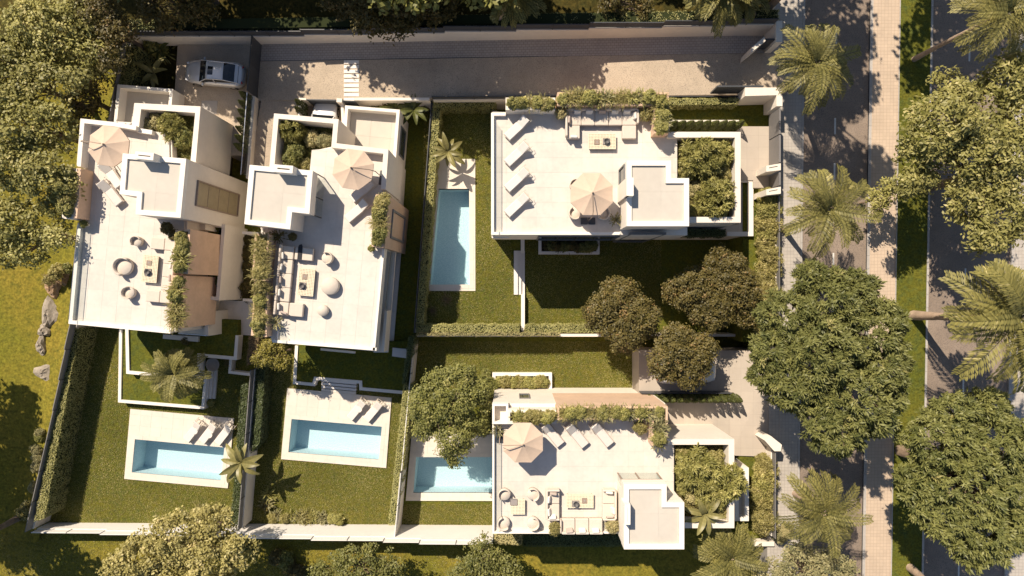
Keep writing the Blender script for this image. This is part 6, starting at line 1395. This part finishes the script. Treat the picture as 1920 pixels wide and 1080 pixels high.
# far left terrace
RZ = A1
sofa('U-shaped cream sofa along the planter of the far left terrace', at(318, 505), RZ - PI / 2, [(-1.75, -.05, .85, .8), (-.85, -.05, .95, .8), (.1, -.05, .95, .8), (1.05, -.05, .95, .8), (2.0, -.05, .85, .8), (-1.75, -.95, .85, 1.0), (2.0, -.95, .85, 1.0)], [(-1.6, .42, 1.5, .18), (0, .42, 1.5, .18), (1.6, .42, 1.6, .18)], [(-1.1, .25, .1), (-.3, .25, -.1), (.6, .25, .05), (1.4, .25, 0)])
coffee_table('lattice table before the U-shaped cream sofa', 281, 504, 1.95, 1.1, RZ + PI / 2, (-.25, .08), (.42, .08))
tub_chair('small tub chair above the large one on the far left terrace', 258, 453, math.radians(-60), r=.34)
tub_chair('largest round armchair on the far left terrace', 233, 500, math.radians(-25), r=.60)
tub_chair('lowest round armchair on the far left terrace', 243, 549, math.radians(15), r=.40)
# second villa
sofa('long L-shaped cream sofa against the left planters of the second villa', at(536, 525), RZ - PI / 2, [(-1.95, 0, .95, .85), (-.95, 0, 1.0, .85), (.05, 0, 1.0, .85), (1.05, 0, 1.0, .85), (2.05, 0, .95, .85), (-1.95, 1.15, .9, 1.3), (2.05, .95, .95, 1.0)], [(-1.5, -.46, 2.0, .16), (.5, -.46, 2.0, .16), (2.0, -.46, 1.0, .16)], [(-1.7, -.27, .1), (-.9, -.3, -.1), (0, -.28, .05), (.9, -.28, 0), (1.9, -.25, .1), (2.35, .2, 1.3)])
coffee_table('lattice table in front of the long L-shaped sofa', 574, 529, 1.95, 1.15, RZ + PI / 2, (-.28, .22), (.38, .12))
tub_chair('tub chair at the shade line of the second villa terrace', 614, 484, math.radians(190), r=.40)
pouf('largest round pouf on the second villa terrace', 619, 536, .64, .46); pouf('small round pouf near the bottom of the second villa terrace', 605, 582, .40, .42)
t = thing('blanket', 'dark blanket thrown over the shaded end of the long sofa', 'blanket', (*XY(561, 474, 7.6), 7.44), RZ); g = G(); g.rbox((0, 0, .02), (.30, .95, .04), 0, .015); g.rbox((.02, .5, .04), (.22, .2, .08), .4, .03); part('cloth', g, 'charcoal_cloth', t, local=True)
# upper right terrace
sofa('long U-shaped cream sofa under the terracotta planter of the upper right villa', at(1128, 222), 0, [(-1.95, 0, 1.0, 1.05), (-.97, 0, .96, 1.05), (0, 0, .96, 1.05), (.97, 0, .96, 1.05), (1.95, 0, 1.0, 1.05), (-2.0, -1.0, .9, .95), (1.95, -1.0, 1.0, .95)], [(-1.5, .55, 1.9, .16), (.4, .55, 1.9, .16), (1.95, .55, 1.1, .16), (-2.52, -.4, .16, 1.9), (2.52, .05, .16, 1.0)], [(-1.75, .38, 0), (-.9, .38, 0), (0, .38, 0), (.9, .38, 0), (1.75, .38, 0), (-2.3, -.2, 1.5), (2.3, .1, -1.5), (-2.0, -1.38, 3.1)])
coffee_table('lattice table before the long U-shaped sofa of the upper right villa', 1129, 265, 1.95, 1.1, 0, (.28, -.02), (-.38, -.06))
tub_chair('tub chair peeking out above left of the upper right umbrella', 1079, 348, math.radians(-50)); tub_chair('tub chair at the lower left edge of the upper right umbrella', 1078, 400, math.radians(40), r=.42); tub_chair('tub chair at the lower right edge of the upper right umbrella', 1131, 401, math.radians(150), r=.42)
# lower right terrace
sofa('left upright cream sofa of the lower right terrace', at(1037, 944), math.radians(90), [(-.52, 0, 1.02, .9), (.52, 0, 1.02, .9)], [(0, .45, 2.0, .16), (-1.02, 0, .14, .9), (1.02, 0, .14, .9)], [(-.5, .28, .1), (.4, .28, -.1), (.85, 0, 1.4), (-.85, .05, 1.6)])
sofa('right upright cream sofa beside the tower of the lower right villa', at(1141, 944), math.radians(-90), [(-.52, 0, 1.02, .9), (.52, 0, 1.02, .9)], [(0, .45, 2.0, .16), (-1.02, 0, .14, .9), (1.02, 0, .14, .9)], [(.4, .28, .1), (-.85, 0, 1.5), (.85, .05, 1.6)])
sofa('three-seat cream sofa along the lower parapet of the lower right villa', at(1091, 984), math.radians(180), [(-.98, 0, .96, .95), (0, 0, .96, .95), (.98, 0, .96, .95)], [(-.98, .46, .95, .16), (0, .46, .95, .16), (.98, .46, .95, .16), (1.52, 0, .12, .95)], [(-.95, .3, .05), (0, .3, 0), (.9, .3, .1)])
coffee_table('lattice table between the cream sofas of the lower right villa', 1087, 939, 1.95, 1.0, 0, (-.30, -.18), (.33, .02))
coffee_table('small square lattice table among the four tub chairs', 971, 950, 1.0, 1.1, 0, (-.3, .35), None, False)
for a, b, f, lb in ((946, 927, -60, 'upper left'), (999, 926, 200, 'upper right'), (945, 980, 30, 'lower left'), (999, 980, 170, 'lower right')):
    tub_chair('tub chair at the %s of the small square lattice table' % lb, a, b, math.radians(f), 'tub chairs of the lower right terrace', r=.42)

# ------------------------------------------------------------------ cars
def car(label, px, py, z, rz, paint='car_paint', roofglass=True):
    """nose towards -x before turning"""
    t = thing('car', label, 'car', (*XY(px, py, z + 1.0), z), rz)
    # stations: x, half width, sill z, belt z, top z of bonnet/boot line, half width at belt
    st = [(-2.40, .34, .40, .50, .53), (-2.34, .58, .32, .56, .62), (-2.20, .74, .27, .62, .72), (-1.95, .85, .24, .70, .82), (-1.6, .92, .22, .76, .89), (-1.2, .945, .22, .82, .94), (-.8, .945, .22, .88, 1.0), (0, .95, .22, .92, 1.0), (.9, .955, .22, .95, 1.02), (1.5, .965, .22, .97, 1.05), (1.85, .93, .26, .96, 1.03), (2.12, .84, .30, .90, .97), (2.30, .68, .36, .80, .87), (2.38, .46, .42, .70, .75)]
    vs = []; n = 13
    for x, w, s_, b, top in st:
        pr = [(-w * .90, s_), (-w, s_ + .14), (-w * 1.0, (s_ + b) / 2), (-w * .985, b - .06), (-w * .93, b), (-w * .72, top - .02), (-w * .3, top), (0, top + .006)]
        full = pr + [(-y, zz) for y, zz in pr[-2::-1]]
        vs += [(x, y, zz) for y, zz in full]; m = len(full)
    fs = [(i * m + j, (i + 1) * m + j, (i + 1) * m + (j + 1) % m, i * m + (j + 1) % m) for i in range(len(st) - 1) for j in range(m)]
    fs = [f[::-1] for f in fs]; fs += [tuple(range(m))[::-1], tuple(range((len(st) - 1) * m, len(st) * m))]
    g = G(); g.add(vs, fs); part('body', g, paint, t, smooth=True, local=True)
    # cabin: glass, then the painted roof and pillars on it
    cab = [(-1.02, .80, .97, .02), (-.62, .76, .97, .26), (-.25, .70, .98, .46), (.3, .69, .98, .50), (.9, .68, 1.0, .48), (1.35, .67, 1.0, .34), (1.75, .66, 1.0, .16), (2.0, .64, 1.0, .02)]
    vs = []
    for x, w, b, hh in cab: vs += [(x, -w * 1.12, b), (x, -w * (1.12 - hh * .35), b + hh * .92), (x, -w * .5, b + hh), (x, w * .5, b + hh), (x, w * (1.12 - hh * .35), b + hh * .92), (x, w * 1.12, b)]
    fs = [(i * 6 + j, i * 6 + (j + 1) % 6, (i + 1) * 6 + (j + 1) % 6, (i + 1) * 6 + j) for i in range(len(cab) - 1) for j in range(6)] + [(0, 1, 2, 3, 4, 5), tuple(range(42, 48))[::-1]]
    g = G(); g.add(vs, fs); part('cabin_glass', g, 'car_glass', t, smooth=False, local=True)
    def skin(x0, x1, name='roof', yf=1.0, dz=.022, m_=paint, y0=-1.0):
        def h_at(x):
            for (xa, wa, ba, ha), (xb, wb, bb, hb) in zip(cab, cab[1:]):
                if xa <= x <= xb: u = (x - xa) / (xb - xa); return lerp(wa, wb, u), lerp(ba, bb, u), lerp(ha, hb, u)
        vs = []; k = 10
        for i in range(k + 1):
            x = lerp(x0, x1, i / k); w, b, hh = h_at(x); e = w * (1.12 - hh * .35)
            for y, zz in ((y0 * e * yf, b + hh * .92), (y0 * w * .5, b + hh), (0, b + hh + .01), (w * .5 * yf, b + hh), (e * yf, b + hh * .92)): vs.append((x, y, zz + dz))
        fs = [(i * 5 + j, (i + 1) * 5 + j, (i + 1) * 5 + j + 1, i * 5 + j + 1) for i in range(k) for j in range(4)]
        gg = G(); gg.add(vs, fs); return part(name, gg, m_, t, smooth=True, local=True)
    skin(-.36, 1.02); skin(1.78, 1.99, 'tailgate')
    if roofglass: skin(-.18, .24, 'sunroof', .62, .036, 'car_glass')
    for s_ in (-1, 1):
        g = G(); g.tube([(-1.0, s_ * .87, .99), (-.62, s_ * .78, 1.23), (-.30, s_ * .71, 1.43), (.3, s_ * .69, 1.47), (.95, s_ * .68, 1.45), (1.4, s_ * .70, 1.31), (1.8, s_ * .70, 1.14), (2.0, s_ * .70, 1.02)], .04, 6); part('pillar', g, paint, t, smooth=True, local=True)
        g = G(); g.tube([(.25, s_ * .84, .98), (.27, s_ * .71, 1.42)], .035, 5); part('pillar', g, paint, t, local=True)
        g = G(); g.rbox((-.72, s_ * 1.02, .98), (.14, .22, .13), 0, .04); part('wing_mirror', g, paint, t, local=True)
        g = G(); g.rbox((-2.12, s_ * .60, .68), (.20, .26, .08), s_ * .5, .03); part('headlight', g, 'lamp_clear', t, local=True)
        g = G(); g.rbox((2.20, s_ * .52, .86), (.12, .36, .07), -s_ * .4, .03); part('tail_light', g, 'lamp_red', t, local=True)
        for x in (-1.45, 1.42):
            g = G(); g.tube([(x, s_ * .72, .35), (x, s_ * .955, .35)], .35, 20); w = part('wheel', g, 'tyre', t, local=True); g = G(); g.tube([(x, s_ * .94, .35), (x, s_ * .962, .35)], .24, 14); part('rim', g, 'chrome', w, local=True)
        for x in (-.2, .75): g = G(); g.rbox((x, s_ * .95, .84), (.18, .03, .03), 0, .01); part('door_handle', g, 'chrome', t, local=True)
    g = G(); g.box((-2.385, 0, .42), (.03, .8, .16)); part('grille', g, 'dark_frame', t, local=True)
    g = G(); g.box((2.385, 0, .62), (.02, .5, .11)); part('number_plate', g, 'fabric_white', t, local=True)
    return t
car('silver car parked in the shade of the upper left car court', 399, 135, 2.3, math.radians(-5))
car('white car with its tail showing in the garage yard of the second villa', 604, 240, 2.3, math.radians(-95), 'car_white', False)
car('white car almost hidden under the olive-brown tree in the lower forecourt', 1288, 697, 2.7, math.radians(180), 'car_white')
# scattered grass blades of the lawns, countless
scatter_lawn('short olive grass blades of the garden lawns', [([(130, 612), (470, 640), (445, 980), (66, 980)], 0.01, .28), ([(480, 640), (765, 650), (735, 985), (455, 985)], 0.01, .24), ([(795, 200), (925, 200), (978, 608), (790, 608)], .5, .12), ([(985, 450), (1240, 450), (1240, 608), (985, 608)], .01, .10), ([(776, 640), (1198, 640), (1198, 728), (776, 728)], .01, .12), ([(745, 945), (922, 945), (922, 985), (742, 985)], .01, .03), ([(0, 1000), (930, 1000), (930, 1085), (0, 1085)], .01, .11)], 220000, 'leaf_gold', L=.09)
scatter_lawn('small fallen leaves lying on the lawns', [([(160, 640), (470, 660), (440, 980), (90, 980)], 0.03, .3), ([(490, 660), (760, 660), (735, 985), (465, 985)], 0.03, .25), ([(815, 210), (925, 210), (975, 608), (800, 608)], .53, .2), ([(776, 640), (1198, 640), (1198, 728), (776, 728)], .03, .15), ([(0, 1010), (930, 1010), (930, 1080), (0, 1080)], .03, .1)], 2600, 'leaf_cream', 9, .10)
